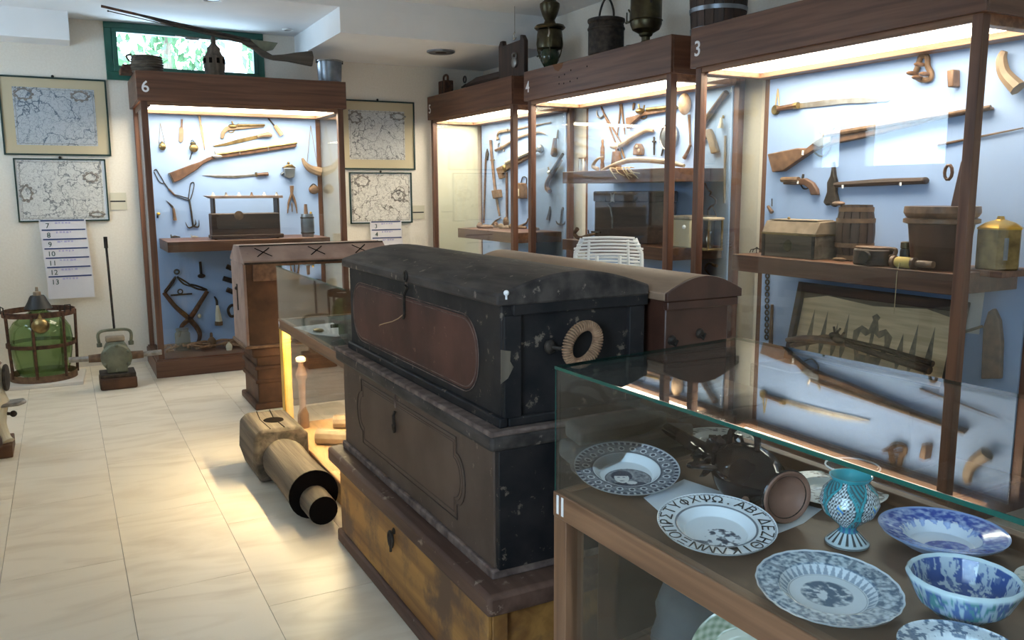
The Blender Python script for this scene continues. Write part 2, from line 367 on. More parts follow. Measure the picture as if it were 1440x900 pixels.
# ================================================================== tall cabinets
FZ0, FZ1 = 2.28, 2.514
def cabinet(num, label, loc, rz, wd, dp, shelves, sidewhite=False):
    t = thing('display_cabinet', label, 'cabinet', loc, rz, group='tall numbered display cabinets')
    L = dict(parent=t, local=True); B = dict(bevel=.003, **L)
    MB().bx(0, wd, 0, dp, 0, .14).build('plinth', 'cab_x', **B)
    MB().bx(.01, wd-.01, .015, dp-.01, .14, .155).build('floor_board', 'cab_x', **L)
    pw = .05; i = .025
    for px in (i, wd-i-pw):
        for py in (i, dp-.01-pw): MB().bx(px, px+pw, py, py+pw, .14, FZ0).build('post', 'cab_z', **B)
    ff = MB().bx(0, wd, 0, .022, FZ0, FZ1).build('fascia', 'cab_x', **B)
    MB().bx(0, wd, dp-.022, dp, FZ0, FZ1).build('fascia', 'cab_x', **B)
    for a in (0, wd-.022): MB().bx(a, a+.022, .022, dp-.022, FZ0, FZ1).build('fascia', 'cab_y', **B)
    MB().bx(.022, wd-.022, .022, dp-.022, FZ1-.05, FZ1-.03).build('top_board', 'cab_x', **L)
    # lamp tray: wooden lip and a glowing diffuser set inside it
    a, b, c, d = .10, wd-.10, .06, dp-.18
    MB().bx(a-.06, b+.06, d, d+.105, 2.24, 2.29).bx(a-.06, b+.06, c-.03, c, 2.25, 2.29).bx(a-.06, a, c, d, 2.24, 2.29).bx(b, b+.06, c, d, 2.24, 2.29).build('lamp_tray', 'oak_x', **B)
    MB().bx(a, b, c, d, 2.272, 2.282).build('light_diffuser', 'light_warm', smooth=0, **L)
    MB().bx(i+pw, wd-i-pw, dp-.07, dp-.055, .155, 2.24).build('back_panel', 'panel_blue', smooth=0, **L)
    MB().bx(i+pw, wd-i-pw, i+.02, i+.026, .155, 2.24).build('glass_pane', 'pane', smooth=0, **L)
    for a in (i+.02, wd-i-.026): MB().bx(a, a+.006, i+pw, dp-.06-pw, .155, 2.24).build('glass_pane', 'pane', smooth=0, **L)
    for (sa, sb, sz, th, fr) in shelves:
        MB().bx(sa, sb, fr, dp-.07, sz-th, sz).build('shelf', 'cab_x', **B)
    vs, fs = text_geo(num, .125, bold=.012)
    m = MB().add(vs, fs, frame_m((.065, -.0012, 2.385), (1, 0, 0), (0, 0, 1))); m.build('numeral', 'sign_white', ff, local=True, smooth=0)
    return t
XF = 3.45
cab6 = cabinet('6', 'tall glazed wooden cabinet numbered 6 standing against the back wall', (.606, 7.48, 0), 0, 1.72, .855, [(.165, 1.56, 1.135, .09, .12)])
cab5 = cabinet('5', 'tall glazed wooden cabinet numbered 5 in the far right corner', (XF, 8.31, 0), R(-90), 1.86, .66, [(.50, 1.72, 1.178, .094, .10)])
cab4 = cabinet('4', 'tall glazed wooden cabinet numbered 4 in the middle of the right wall', (XF, 6.235, 0), R(-90), 1.91, .66, [(.455, 1.78, 1.695, .09, .10), (.455, 1.78, 1.163, .085, .10)])
cab3 = cabinet('3', 'tall glazed wooden cabinet numbered 3 nearest on the right', (XF, 4.14, 0), R(-90), 1.87, .66, [(.315, 1.75, 1.167, .098, .10)])
# rust stain and nail holes on the fascia of cabinet 4
f4 = [o for o in cab4.children if o.name.startswith('fascia')][0]
MB().prism([(.46, -.0008, 2.513), (.62, -.0008, 2.513), (.60, -.0008, 2.475), (.55, -.0008, 2.455), (.50, -.0008, 2.47)], (0, .0012, 0)).build('stain', 'rust_stain', f4, local=True, smooth=0)
for (x, z) in ((.56, 2.41), (.64, 2.42), (.73, 2.44), (.56, 2.36), (.63, 2.355), (.72, 2.36), (.82, 2.37), (.95, 2.44)): MB().lathe([(.007, 0), (.006, .001)], 8, frame_m((x, 0, z), (1, 0, 0), (0, 0, 1), (0, -1, 0))).build('nail_hole', 'incised', f4, local=True)
# added pale sheet standing in for the lit back wall seen through cabinet 5
MB().bx(.028, .034, .09, .56, .16, 2.23).build('lit_wall_sheet', 'panel_white', cab5, local=True, smooth=0)

# ================================================================== framed maps, labels and numbered boards on the back wall
def mapmat(name, seed, base, line, sc):
    m, nt, b = _new(name); N, L = nt.nodes, nt.links; b.inputs['Roughness'].default_value = .9
    tc = N.new('ShaderNodeTexCoord'); mp = N.new('ShaderNodeMapping'); mp.inputs['Location'].default_value = (seed*3.7, seed*1.3, seed*5.1); L.new(tc.outputs['Object'], mp.inputs['Vector'])
    tot = None
    for (s, det, w, wt) in ((sc, 7, .008, 1.0), (sc*2.6, 5, .011, .7), (sc*8, 2, .022, .45)):
        n = N.new('ShaderNodeTexNoise'); n.inputs['Scale'].default_value = s; n.inputs['Detail'].default_value = det; L.new(mp.outputs['Vector'], n.inputs['Vector'])
        a = N.new('ShaderNodeMath'); a.operation = 'SUBTRACT'; a.inputs[1].default_value = .5; L.new(n.outputs['Fac'], a.inputs[0])
        c = N.new('ShaderNodeMath'); c.operation = 'ABSOLUTE'; L.new(a.outputs[0], c.inputs[0])
        d = N.new('ShaderNodeMath'); d.operation = 'LESS_THAN'; d.inputs[1].default_value = w; L.new(c.outputs[0], d.inputs[0])
        e = N.new('ShaderNodeMath'); e.operation = 'MULTIPLY'; e.inputs[1].default_value = wt; L.new(d.outputs[0], e.inputs[0])
        if tot is None: tot = e
        else:
            f = N.new('ShaderNodeMath'); f.operation = 'MAXIMUM'; L.new(tot.outputs[0], f.inputs[0]); L.new(e.outputs[0], f.inputs[1]); tot = f
    mx = N.new('ShaderNodeMix'); mx.data_type = 'RGBA'; mx.inputs['A'].default_value = rgba(base); mx.inputs['B'].default_value = rgba(line)
    L.new(tot.outputs[0], mx.inputs['Factor']); L.new(mx.outputs['Result'], b.inputs['Base Color'])
mapmat('map_a', 1, (.46, .49, .52), (.13, .16, .20), 5); mapmat('map_b', 2, (.60, .60, .58), (.20, .21, .22), 6)
mapmat('map_c', 3, (.56, .56, .55), (.17, .17, .18), 6); mapmat('map_d', 5, (.66, .63, .58), (.17, .155, .14), 5)
def framed_map(label, rect, sheet, m_in, fr='frame_green', th=.014, cart=()):
    x0, x1, z0, z1 = rect; y = YB
    t = thing('framed_map', label, 'map', ((x0+x1)/2, y, z0), group='framed antique maps')
    MB().bx(x0, x1, y-.022, y, z1-th, z1).bx(x0, x1, y-.022, y, z0, z0+th).bx(x0, x0+th, y-.022, y, z0+th, z1-th).bx(x1-th, x1, y-.022, y, z0+th, z1-th).build('frame', fr, t)
    MB().bx(x0+th, x1-th, y-.010, y, z0+th, z1-th).build('mount', 'matboard' if sheet[0] > .03 else 'paper', t, smooth=0)
    a, b, c, d = x0+sheet[0], x1-sheet[1], z0+sheet[2], z1-sheet[3]
    s = MB().bx(a, b, y-.012, y-.010, c, d).build('map_sheet', m_in, t, smooth=0)
    g = .012; q = .003; yy = y-.0128
    m = MB().bx(a+g, b-g, yy, yy+.001, d-g-q, d-g).bx(a+g, b-g, yy, yy+.001, c+g, c+g+q).bx(a+g, a+g+q, yy, yy+.001, c+g+q, d-g-q).bx(b-g-q, b-g, yy, yy+.001, c+g+q, d-g-q)
    m.build('neat_line', 'string', s, smooth=0)
    for (cx, cz, rw, rh) in cart:       # title cartouche: scrolled ring round a blank field
        px, pz = a+(b-a)*cx, c+(d-c)*cz
        m = MB().tube([(px+rw*math.cos(k*.314)*(1+.12*math.cos(6*k*.314)), yy, pz+rh*math.sin(k*.314)*(1+.15*math.sin(5*k*.314))) for k in range(20)], .006, 5, closed=True)
        for k in range(9): m.ball((px+rw*1.1*math.cos(k*.7), yy, pz+rh*1.15*math.sin(k*.7)), (.014, .002, .012), 8)
        m.build('cartouche', 'string', s)
    MB().ball(((x0+x1)/2, y-.012, z1+.008), (.012, .006, .012), 8).build('hanging_eye', 'iron', t)
    return t
framed_map('blue-grey antique map with wide tan mount left of cabinet 6', (-.385, .432, 1.868, 2.522), (.10, .10, .085, .09), 'map_a', cart=((.13, .88, .06, .04), (.82, .88, .06, .035)))
framed_map('antique map in thin black frame hanging beneath the tan-mounted map', (-.325, .379, 1.302, 1.842), (.025, .035, .018, .018), 'map_b', th=.012, cart=((.86, .72, .05, .035), (.08, .45, .04, .06), (.9, .08, .05, .02)))
framed_map('antique sea map with tan mount right of cabinet 6', (2.52, 3.308, 1.77, 2.458), (.085, .11, .10, .10), 'map_c', cart=((.12, .85, .06, .05), (.88, .9, .07, .03)))
framed_map('black-framed island map hanging beneath the sea map', (2.59, 3.262, 1.222, 1.742), (.022, .022, .02, .02), 'map_d', th=.013, cart=((.18, .86, .07, .05), (.8, .55, .07, .05)))
for (u0, u1, v0, v1, lab) in ((154, 179, 271, 295, 'small beige caption card beside the lower left map'), (580, 597, 289, 308, 'small beige caption card beside the island map')):
    a, b = P(u0, v0, y=YB), P(u1, v1, y=YB); zm = (a.z+b.z)/2
    t = thing('caption_card', lab, 'label', ((a.x+b.x)/2, YB, b.z), group='caption cards')
    MB().bx(a.x, b.x, YB-.006, YB, b.z, a.z).build('card', 'card', t, smooth=0)
    MB().bx(a.x, b.x-.01, YB-.008, YB-.006, zm-.006, zm+.006).build('stripe', 'ink', t, smooth=0)
def numbered_board(label, nums, xl, xr, ztop, step, lean, zend):
    t = thing('numbered_board', label, 'sign', ((xl+xr)/2, YB, zend), group='numbered hanging boards')
    for k, s in enumerate(nums):
        y = YB-.028-.007*k; z1 = ztop-step*k; last = k == len(nums)-1; z0 = zend if last else z1-step*1.25; dx = lean*k
        pn = MB().bx(xl+dx, xr+dx, y-.005, y, z0, z1).build('panel', 'board_grey', t, smooth=0)
        MB().bx(xl+dx+.012, xr+dx-.012, y-.007, y-.005, z1-.012, z1).build('stripe', 'inkblue', pn, smooth=0)
        m = MB(); rr = random.Random(k)
        for j in range(5): a = xl+dx+.12+j*.026; m.bx(a, a+rr.uniform(.01, .022), y-.0065, y-.005, z1-.030-rr.uniform(0, .006), z1-.020)
        m.build('small_print', 'inkpurple', pn, smooth=0)
        vs, fs = text_geo(s, .062); MB().add(vs, fs, frame_m((xl+dx+.062, y-.0065, z1-.052 if not last else z1-.055), (1, 0, 0), (0, 0, 1))).build('numeral', 'inkgreen', pn, smooth=0)
    MB().bx(xl+.02, xr-.02, YB-.028, YB, ztop-.07, ztop-.04).build('hanger', 'iron', t, smooth=0)
numbered_board('grey hanging board with panels 7 to 13 beneath the left maps', ['7', '8', '9', '10', '11', '12', '13'], -.175, .185, 1.318, .0805, .004, .635)
numbered_board('grey hanging board with panels 3 to 5 right of cabinet 6', ['3', '4', '5', '6'], 2.79, 3.13, 1.245, .083, .002, .72)
# ================================================================== stacked chests in the middle
def rrect(cx, cz, hw, hh, r, n=8):      # rounded rectangle in (a, b)
    out = []
    for (sx, sz, a0) in ((1, 1, 0), (-1, 1, 90), (-1, -1, 180), (1, -1, 270)):
        for k in range(n+1):
            a = R(a0+90*k/n); out.append((cx+sx*(hw-r)+r*math.cos(a), cz+sz*(hh-r)+r*math.sin(a)))
    return out
def arch_lid(x0, x1, y0, y1, z0, ze, zr, n=12):   # curved lid section swept along y
    pts = [(x0, z0), (x0, ze)] + [(x0+(x1-x0)*k/n, ze+(zr-ze)*math.sin(math.pi*k/n)) for k in range(1, n)] + [(x1, ze), (x1, z0)]
    return MB().prism([(x, y0, z) for (x, z) in pts], (0, y1-y0, 0))
def rough(o, amt=.004, lev=3, sc=6):
    pass
# --- bottom chest, ochre front with worn brown lid
t = thing('wooden_chest', 'ochre-yellow painted wooden chest with brown lid, lowest of the front stack', 'chest', (1.3, 2.75, 0))
MB().bx(1.0, 1.60, 2.02, 3.50, .05, .37).build('body', 'ochre_y', t, bevel=.008)
MB().bx(.985, 1.615, 2.0, 3.52, 0, .06).build('base_moulding', 'lidbrown_y', t, bevel=.01)
MB().bx(.965, 1.62, 1.955, 3.56, .365, .432).build('lid', 'lidbrown_y', t, bevel=.014)
MB().bx(.985, 1.0, 2.0, 2.06, .06, .366).bx(1.0, 1.05, 1.998, 2.02, .06, .366).build('corner_strip', 'ochre_y', t, bevel=.003)
c = P(551, 758, x=.99); h = thing  # ring handle
m = MB().tube([(.985, c.y+.025*math.cos(k*.45), c.z+.03*math.sin(k*.45)) for k in range(14)], .005, 6, closed=True)
m.tube([(.985, c.y, c.z+.03), (.98, c.y-.012, c.z+.005), (.982, c.y-.006, c.z-.045)], .005, 6).build('ring_pull', 'iron', t)
MB().lathe([(.012, 0), (.012, .004), (.004, .008)], 10, frame_m((1.0, c.y, c.z+.03), (0, 1, 0), (0, 0, 1), (-1, 0, 0))).build('rosette', 'iron', t)
# --- middle chest, grey brown with carved oval
t = thing('wooden_chest', 'grey-brown carved chest with flat worn lid, middle of the front stack', 'chest', (1.3, 2.75, .432))
MB().bx(1.035, 1.565, 2.055, 3.50, .432, .83).build('body', 'chest_grey', t, bevel=.006)
MB().bx(1.01, 1.58, 2.02, 3.535, .822, .872).build('lid', 'lid_black', t, bevel=.012)
MB().bx(1.006, 1.575, 2.012, 3.54, .868, .884).build('lid_rim', 'edge_wear', t, bevel=.006)
MB().bx(1.022, 1.57, 2.04, 3.515, .432, .462).build('base_moulding', 'edge_wear', t, bevel=.006)
MB().bx(1.04, 1.56, 2.03, 2.056, .462, .822).build('end_board', 'black_paint', t, bevel=.003)
def loops(m, x, c, hw, hh, r, ins, rad, bump=None):
    for d in ins:
        pts = rrect(c[0], c[1], hw-d, hh-d, max(r-d, .01)); m.tube([(x, a, b) for (a, b) in pts], rad, 5, closed=True)
cy, cz = 2.78, .655
# carved frame: straight sides with a round lobe bulging out of each short end
def carved(hw, hh, rl, d):
    pts = []
    hw -= d; hh -= d; rl = rl-d
    pts += [(cy-hw, cz+hh), (cy+hw, cz+hh), (cy+hw, cz+rl)]
    pts += [(cy+hw+rl*.75*math.sin(a), cz+rl*math.cos(a)) for a in [math.pi*k/12 for k in range(1, 12)]]
    pts += [(cy+hw, cz-rl), (cy+hw, cz-hh), (cy-hw, cz-hh), (cy-hw, cz-rl)]
    pts += [(cy-hw-rl*.75*math.sin(a), cz-rl*math.cos(a)) for a in [math.pi*k/12 for k in range(1, 12)]]
    pts += [(cy-hw, cz+rl)]
    return pts
MB().prism([(1.036, a, b) for (a, b) in carved(.47, .135, .085, .012)], (-.003, 0, 0)).build('front_panel', 'chest_panel', t, bevel=.001); fp = bpy.data.objects['front_panel']
for d in (0, .02):
    MB().tube([(1.0335, a, b) for (a, b) in carved(.47, .135, .085, d)], .0020, 5, closed=True).build('carved_line', 'dark_y', fp)
c = P(556, 590, x=1.03)
MB().tube([(1.028, c.y, c.z+.03), (1.018, c.y-.012, c.z+.02), (1.02, c.y-.014, c.z-.02), (1.024, c.y, c.z-.045), (1.024, c.y+.01, c.z-.02)], .006, 6).build('hasp', 'iron', t)
MB().tube([(1.031, c.y, c.z+.10), (1.031, c.y, c.z+.045)], .003, 5).build('hasp_wire', 'edge_wear', t)
# --- top chest, black with red rounded panel and arched lid
t = thing('wooden_chest', 'black painted chest with red front panel and arched lid, top of the front stack', 'chest', (1.3, 2.75, .884))
MB().bx(1.06, 1.53, 2.05, 3.45, .884, 1.24).build('body', 'black_paint', t, bevel=.006)
arch_lid(1.035, 1.555, 2.025, 3.475, 1.235, 1.268, 1.322).build('lid', 'lid_black', t, bevel=.007, smooth=25)
MB().bx(1.09, 1.555, 2.03, 2.05, 1.205, 1.24).build('end_cleat', 'black_paint', t, bevel=.004)
MB().bx(1.045, 1.075, 2.035, 3.46, .884, .915).bx(1.075, 1.54, 2.036, 2.06, .884, .912).build('base_moulding', 'black_paint', t, bevel=.006)
for x in (1.062, 1.49): MB().bx(x, x+.055, 2.034, 2.052, .912, 1.205).build('corner_post', 'black_paint', t, bevel=.003)
cy, cz = 2.80, 1.06
MB().prism([(1.061, a, b) for (a, b) in rrect(cy, cz, .60, .115, .105)], (-.003, 0, 0)).build('red_panel', 'redpanel', t, bevel=.001); rp = bpy.data.objects['red_panel']
for d in (-.006, .008):
    MB().tube([(1.0585, a, b) for (a, b) in rrect(cy, cz, .60-d, .115-d, .105-d)], .0018, 5, closed=True).build('panel_line', 'edge_wear', rp)
c = P(572, 388, x=1.035)
MB().tube([(1.03, c.y+.013*math.cos(k*.6), c.z+.018*math.sin(k*.6)) for k in range(11)], .004, 6, closed=True).build('lock_ring', 'iron', t)
c = P(574, 410, x=1.06)
MB().tube([(1.053, c.y+.006, c.z+.02), (1.048, c.y-.02, c.z+.015), (1.045, c.y+.003, c.z-.01), (1.046, c.y+.008, c.z-.08), (1.05, c.y+.03, c.z-.10)], .005, 6).build('hasp', 'iron', t)
pts = [P(u, v, x=1.056) for (u, v) in ((570, 440), (560, 448), (552, 452), (540, 455), (534, 457))]
MB().tube(pts, .002, 5).build('dangling_wire', 'gilt_scratch', t)
c = P(712, 412, y=2.022); MB().ball(c, .008, 10).tube([c, c+Vector((0, 0, -.018))], .003, 6).build('screw_eye', 'sign_white', t)
# woven rope grommet handle on the end
c = P(812, 482, y=2.03)
pts = []
for k in range(40):
    a = 2*math.pi*k/40; pts.append((c.x+.052*math.cos(a)+.008*math.sin(a), c.y-.028+.02*math.sin(a), c.z+.047*math.sin(a)+.018*math.cos(a)))
rope = MB().tube(pts, .0125, 10, closed=True).build('rope_handle', 'leather', t)
m = MB(); n = 300; wr = []
for k in range(n*4):
    a = 2*math.pi*k/(n*4); b = a*48; ctr = Vector((c.x+.052*math.cos(a)+.008*math.sin(a), c.y-.028+.02*math.sin(a), c.z+.047*math.sin(a)+.018*math.cos(a)))
    rad = Vector((math.cos(a), .2*math.sin(a), math.sin(a))).normalized(); wr.append(ctr+rad*(.0138*math.cos(b))+Vector((0, 1, 0))*(.0138*math.sin(b)))
m.tube(wr, .0030, 5, closed=True).build('rope_winding', 'rope', rope)
c2 = P(775, 488, y=2.04)
MB().ball((c2.x, 2.045, c2.z), (.02, .012, .022), 12).tube([(c2.x, 2.04, c2.z), (c2.x+.03, 2.01, c2.z-.005)], .006, 8).build('handle_staple', 'iron', t)
# patch of bare wood where the corner paint has flaked
m = MB().prism([P(u, v, y=2.0335) for (u, v) in ((704, 492), (718, 494), (717, 508), (722, 516), (714, 532), (704, 540))], (0, -.0015, 0)); m.build('bare_patch', 'old_z', t, smooth=0)

# --- brown arched chest behind, standing on a plain box
t = thing('wooden_chest', 'red-brown chest with tan arched lid standing behind the black chest', 'chest', (1.71, 2.6, .90))
BX0, BX1, BY0, BY1 = 1.578, 1.825, 1.975, 3.28
MB().bx(BX0, BX1, BY0, BY1, .90, 1.222).build('body', 'chest_redbrown', t, bevel=.005)
lid = arch_lid(1.563, 1.855, BY0-.012, BY1+.02, 1.222, 1.246, 1.293).build('lid', 'lid_tan', t, bevel=.004, smooth=25)
n = 12; pts = [(1.563, 1.222), (1.563, 1.246)]+[(1.563+.292*k/n, 1.246+.047*math.sin(math.pi*k/n)) for k in range(1, n)]+[(1.855, 1.246), (1.855, 1.222)]
MB().prism([(x, BY0-.026, z) for (x, z) in pts], (0, .013, 0)).build('lid_end', 'chest_redbrown', lid, bevel=.002)
MB().bx(1.568, 1.845, BY0-.022, BY0, 1.194, 1.221).build('end_cleat', 'chest_redbrown', t, bevel=.004)
MB().bx(1.572, 1.83, BY0-.01, BY1+.01, .90, .93).build('base_moulding', 'chest_redbrown', t, bevel=.006)
for u, v in ((946, 479), (985, 469)):
    c = P(u, v, y=BY0-.004); MB().lathe([(.016, 0), (.014, .006), (.007, .012)], 12, frame_m((c.x, BY0, c.z), (1, 0, 0), (0, 0, 1), (0, -1, 0))).tube([(c.x-.013, BY0-.012, c.z), (c.x, BY0-.018, c.z-.015), (c.x+.013, BY0-.012, c.z)], .004, 6).build('handle_boss', 'iron', t)
t = thing('wooden_chest', 'plain dark chest carrying the red-brown arched chest', 'chest', (1.78, 2.6, 0))
MB().bx(1.64, 1.98, 1.98, 3.28, 0, .85).build('body', 'chest_brown', t, bevel=.006)
MB().bx(1.63, 2.0, 1.97, 3.3, .85, .90).build('lid', 'chest_brown', t, bevel=.01)

# --- gable-lidded chest on an older chest, far left
t = thing('wooden_chest', 'dark chest with pinkish gabled lid marked with crosses, near cabinet 6', 'chest', (1.6, 6.22, .455))
X0, X1, Y0, Y1 = 1.09, 2.15, 6.0, 6.46
MB().prism([(X0+.012, y, z) for (y, z) in ((Y0, .455), (Y0, 1.055), (Y1, 1.055), (Y1, .455))], (X1-X0-.024, 0, 0)).build('body', 'chest_brown', t, bevel=.006)
MB().prism([(X0-.005, y, z) for (y, z) in ((Y0-.03, 1.055), (Y0-.03, 1.075), (Y0+.13, 1.172), (Y1-.13, 1.172), (Y1+.03, 1.075), (Y1+.03, 1.055))], (X1-X0+.01, 0, 0)).build('lid', 'gable_pink', t, bevel=.004)
MB().prism([(X0-.006, y, z) for (y, z) in ((Y0, .455), (Y0, 1.05), (Y0+.1, 1.06), (Y1-.1, 1.06), (Y1, 1.05), (Y1, .455))], (.02, 0, 0)).build('end_board', 'gable_pink', t, bevel=.003)
MB().bx(X0, X1, Y0-.034, Y0-.028, 1.05, 1.064).bx(X0, X1, Y0+.118, Y0+.14, 1.168, 1.176).build('lid_strap', 'iron', t)
MB().bx(X0+.06, X0+.5, Y0-.012, Y0, .93, 1.05).build('front_plaque', 'stockwood', t, bevel=.002)
MB().bx(X0-.02, X1+.02, Y0-.025, Y1+.02, .455, .475).build('base_board', 'stockwood', t, bevel=.004)
def slope(x, s): return (x, Y0-.03+.16*s-.0015, 1.075+.097*s+.002)
for cx in (1.24, 1.62, 1.95):
    for (a, b) in (((-.05, .25), (.05, .8)), ((-.05, .8), (.05, .25))):
        MB().tube([slope(cx+a[0], a[1]), slope(cx+b[0], b[1])], .004, 4).build('painted_cross', 'incised', t)
c = P(335, 405, x=X0); MB().bx(X0-.012, X0, c.y-.012, c.y+.012, c.z-.16, c.z+.03).ball((X0-.012, c.y, c.z), .014, 10).build('latch', 'iron', t)
t = thing('wooden_chest', 'small battered brown chest beneath the gable-lidded chest', 'chest', (1.6, 6.22, 0))
MB().bx(1.15, 2.1, 6.02, 6.5, .03, .44).build('body', 'chest_brown', t, bevel=.01)
MB().bx(1.12, 2.12, 6.0, 6.52, .38, .455).build('lid', 'chest_brown', t, bevel=.015)
MB().bx(1.12, 2.12, 6.0, 6.52, 0, .05).build('base_moulding', 'chest_brown', t, bevel=.01)
for z in (.19, .29): MB().bx(1.135, 2.11, 6.008, 6.51, z, z+.03).build('band', 'chest_brown', t, bevel=.008)

# ================================================================== far low showcase (lit inside)
t = thing('low_showcase', 'low glass showcase with glowing yellow lit compartment behind the wooden hub', 'showcase', (1.4, 4.4, 0))
A = dict(x0=1.12, x1=1.72, y0=3.72, y1=5.12)
x0, x1, y0, y1 = A['x0'], A['x1'], A['y0'], A['y1']; ZD, ZT = .785, 1.108
MB().bx(x0, x1, y0, y1, 0, .10).build('plinth', 'pine_y', t, bevel=.004)
MB().bx(x0, x1, y0, y1, .10, .118).build('lower_shelf', 'pine_y', t)
for (px, py) in ((x0, y0), (x1-.05, y0), (x0, y1-.07), (x1-.05, y1-.07)): MB().bx(px, px+.05, py, py+.07, .118, ZD-.055).build('post', 'yellow_lit_post' if py > 4.5 and px < 1.3 else 'oak_z', t, bevel=.002)
MB().bx(x0-.004, x0+.03, y0, y1, ZD-.06, ZD).build('rail', 'oak_y', t, bevel=.002)
MB().bx(x1-.03, x1, y0, y1, ZD-.06, ZD).build('rail', 'oak_y', t, bevel=.002)
for y in (y0, y1-.03): MB().bx(x0+.03, x1-.03, y, y+.03, ZD-.06, ZD).build('rail', 'oak_x', t, bevel=.002)
MB().bx(x0+.03, x1-.03, y0+.03, y1-.03, ZD-.02, ZD-.004).build('deck', 'slate', t, smooth=0)
MB().bx(x0+.035, x0+.075, y0+.1, y1-.12, ZD-.05, ZD-.022).build('light_strip', 'light_deck', t, smooth=0)
MB().bx(x0+.004, x0+.010, y0+.07, y1-.07, .118, ZD-.06).build('glass_pane', 'pane', t, smooth=0)
MB().bx(x1-.010, x1-.004, y0+.07, y1-.07, .118, ZD-.06).build('back_panel', 'panel_white', t, smooth=0)
MB().bx(x0, x1, y0, y1, ZT-.008, ZT).build('glass_top', 'pane', t, smooth=0)
for (a, b, c, d) in ((x0, x0+.006, y0, y1), (x1-.006, x1, y0, y1), (x0+.006, x1-.006, y0, y0+.006), (x0+.006, x1-.006, y1-.006, y1)): MB().bx(a, b, c, d, ZD, ZT-.008).build('glass_pane', 'pane', t, smooth=0)
MB().bx(x0-.002, x0, y0, y1, ZT-.008, ZT).bx(x0, x1, y1, y1+.002, ZT-.008, ZT).build('polished_edge', 'glass_edge', t, smooth=0)
c = P(391, 460, x=x0); vs, fs = text_geo('9', .05); MB().add(vs, fs, frame_m((x0-.0055, y1-.035, ZD-.03), (0, -1, 0), (0, 0, 1), (-1, 0, 0))).build('numeral', 'sign_white', t, smooth=0)
# on its deck
c = P(436, 470, z=ZD)
tag(MB().prism([(c.x+a, c.y+b, ZD-.002) for (a, b) in ((-.02, .28), (.22, .33), (.2, -.12), (.1, -.14), (.02, -.02))], (0, 0, .003)).build('paper_sheet', 'paper', smooth=0), 'white paper sheet lying inside the far low showcase', 'paper')
tag(MB().ball((c.x+.06, c.y+.05, ZD+.011), (.03, .05, .009), 10).build('coin_tray', 'brass'), 'small brass fragment on the white paper in the far showcase', 'fragment')
tag(MB().prism([(1.42+a*.24, 4.1+b*.3, ZD-.002) for (a, b) in ((-1, -.9), (.9, -1), (1, .8), (.3, 1), (-.7, .7))], (0, 0, .09)).build('stone_slab', 'stone', bevel=.02), 'flat grey stone slab lying in the far low showcase', 'stone')
tag(MB().tube([(1.30, 4.62, ZD+.008), (1.45, 4.60, ZD+.010), (1.58, 4.55, ZD+.008)], [.012, .014, .010], 8).build('iron_bar', 'iron'), 'dark iron bar lying inside the far low showcase', 'bar')
# in its lit lower compartment
def log(name, label, a, b, r0, r1, m, cat): return tag(MB().tube([a, Vector(a).lerp(Vector(b), .35), Vector(a).lerp(Vector(b), .7), b], [r0, (r0+r1)/2*1.1, (r0+r1)/2, r1], 10).build(name, m), label, cat)
log('wooden_beater', 'pale wooden club lying in the lit lower compartment', (1.2, 4.62, .165), (1.42, 4.45, .165), .047, .03, 'palewood', 'club')
log('wooden_roller', 'short pale wooden roller in the lit lower compartment', (1.38, 4.9, .158), (1.62, 4.75, .158), .04, .04, 'palewood', 'roller')
t = thing('wooden_plane', 'wooden smoothing plane with handle in the lit lower compartment', 'tool', (1.28, 4.15, .118))
MB().bx(1.22, 1.32, 4.02, 4.30, .118, .19).build('body', 'palewood', t, bevel=.006)
MB().tube([(1.27, 4.24, .19), (1.27, 4.25, .235), (1.27, 4.21, .25)], .014, 8).build('handle', 'palewood', t)
MB().bx(1.245, 1.295, 4.10, 4.112, .16, .26).build('blade', 'steel', t)
t = thing('glass_funnel', 'white enamel funnel beside the wooden plane in the lit compartment', 'funnel', (1.30, 3.93, .118))
MB().lathe([(.05, .118), (.052, .122), (.02, .17), (.012, .24), (.010, .24)], 16, Matrix.Translation((1.30, 3.93, 0))).build('cone', 'ivory', t)
MB().tube([(1.35, 3.93, .125), (1.375, 3.93, .15), (1.325, 3.93, .17)], .004, 6).build('ear', 'ivory', t)
for i, (a, b) in enumerate((((1.42, 4.05, .14), (1.62, 4.35, .14)), ((1.47, 3.95, .14), (1.66, 4.22, .14)))):
    tag(MB().prism([Vector(a)+Vector((-.03, .02, -.022)), Vector(a)+Vector((.03, -.02, -.022)), Vector(b)+Vector((.03, -.02, -.022)), Vector(b)+Vector((-.03, .02, -.022))], (0, 0, .04)).build('wooden_batten', 'palewood', bevel=.004), ['longer of two pale wooden battens in the lit compartment', 'shorter of two pale wooden battens in the lit compartment'][i], 'batten', 'wooden battens')
t = thing('wooden_bobbin', 'turned wooden bobbin beside the yellow-lit post in the lit compartment', 'bobbin', (1.19, 5.0, .118))
MB().lathe([(.035, .118), (.035, .2), (.02, .24), (.022, .40), (.036, .45), (.018, .5), (.018, .53)], 16, Matrix.Translation((1.215, 5.0, 0))).build('shaft', 'walnut', t)
MB().lathe([(.024, .53), (.03, .535), (.03, .55), (.02, .56)], 16, Matrix.Translation((1.215, 5.0, 0))).build('cap', 'ivory', t)

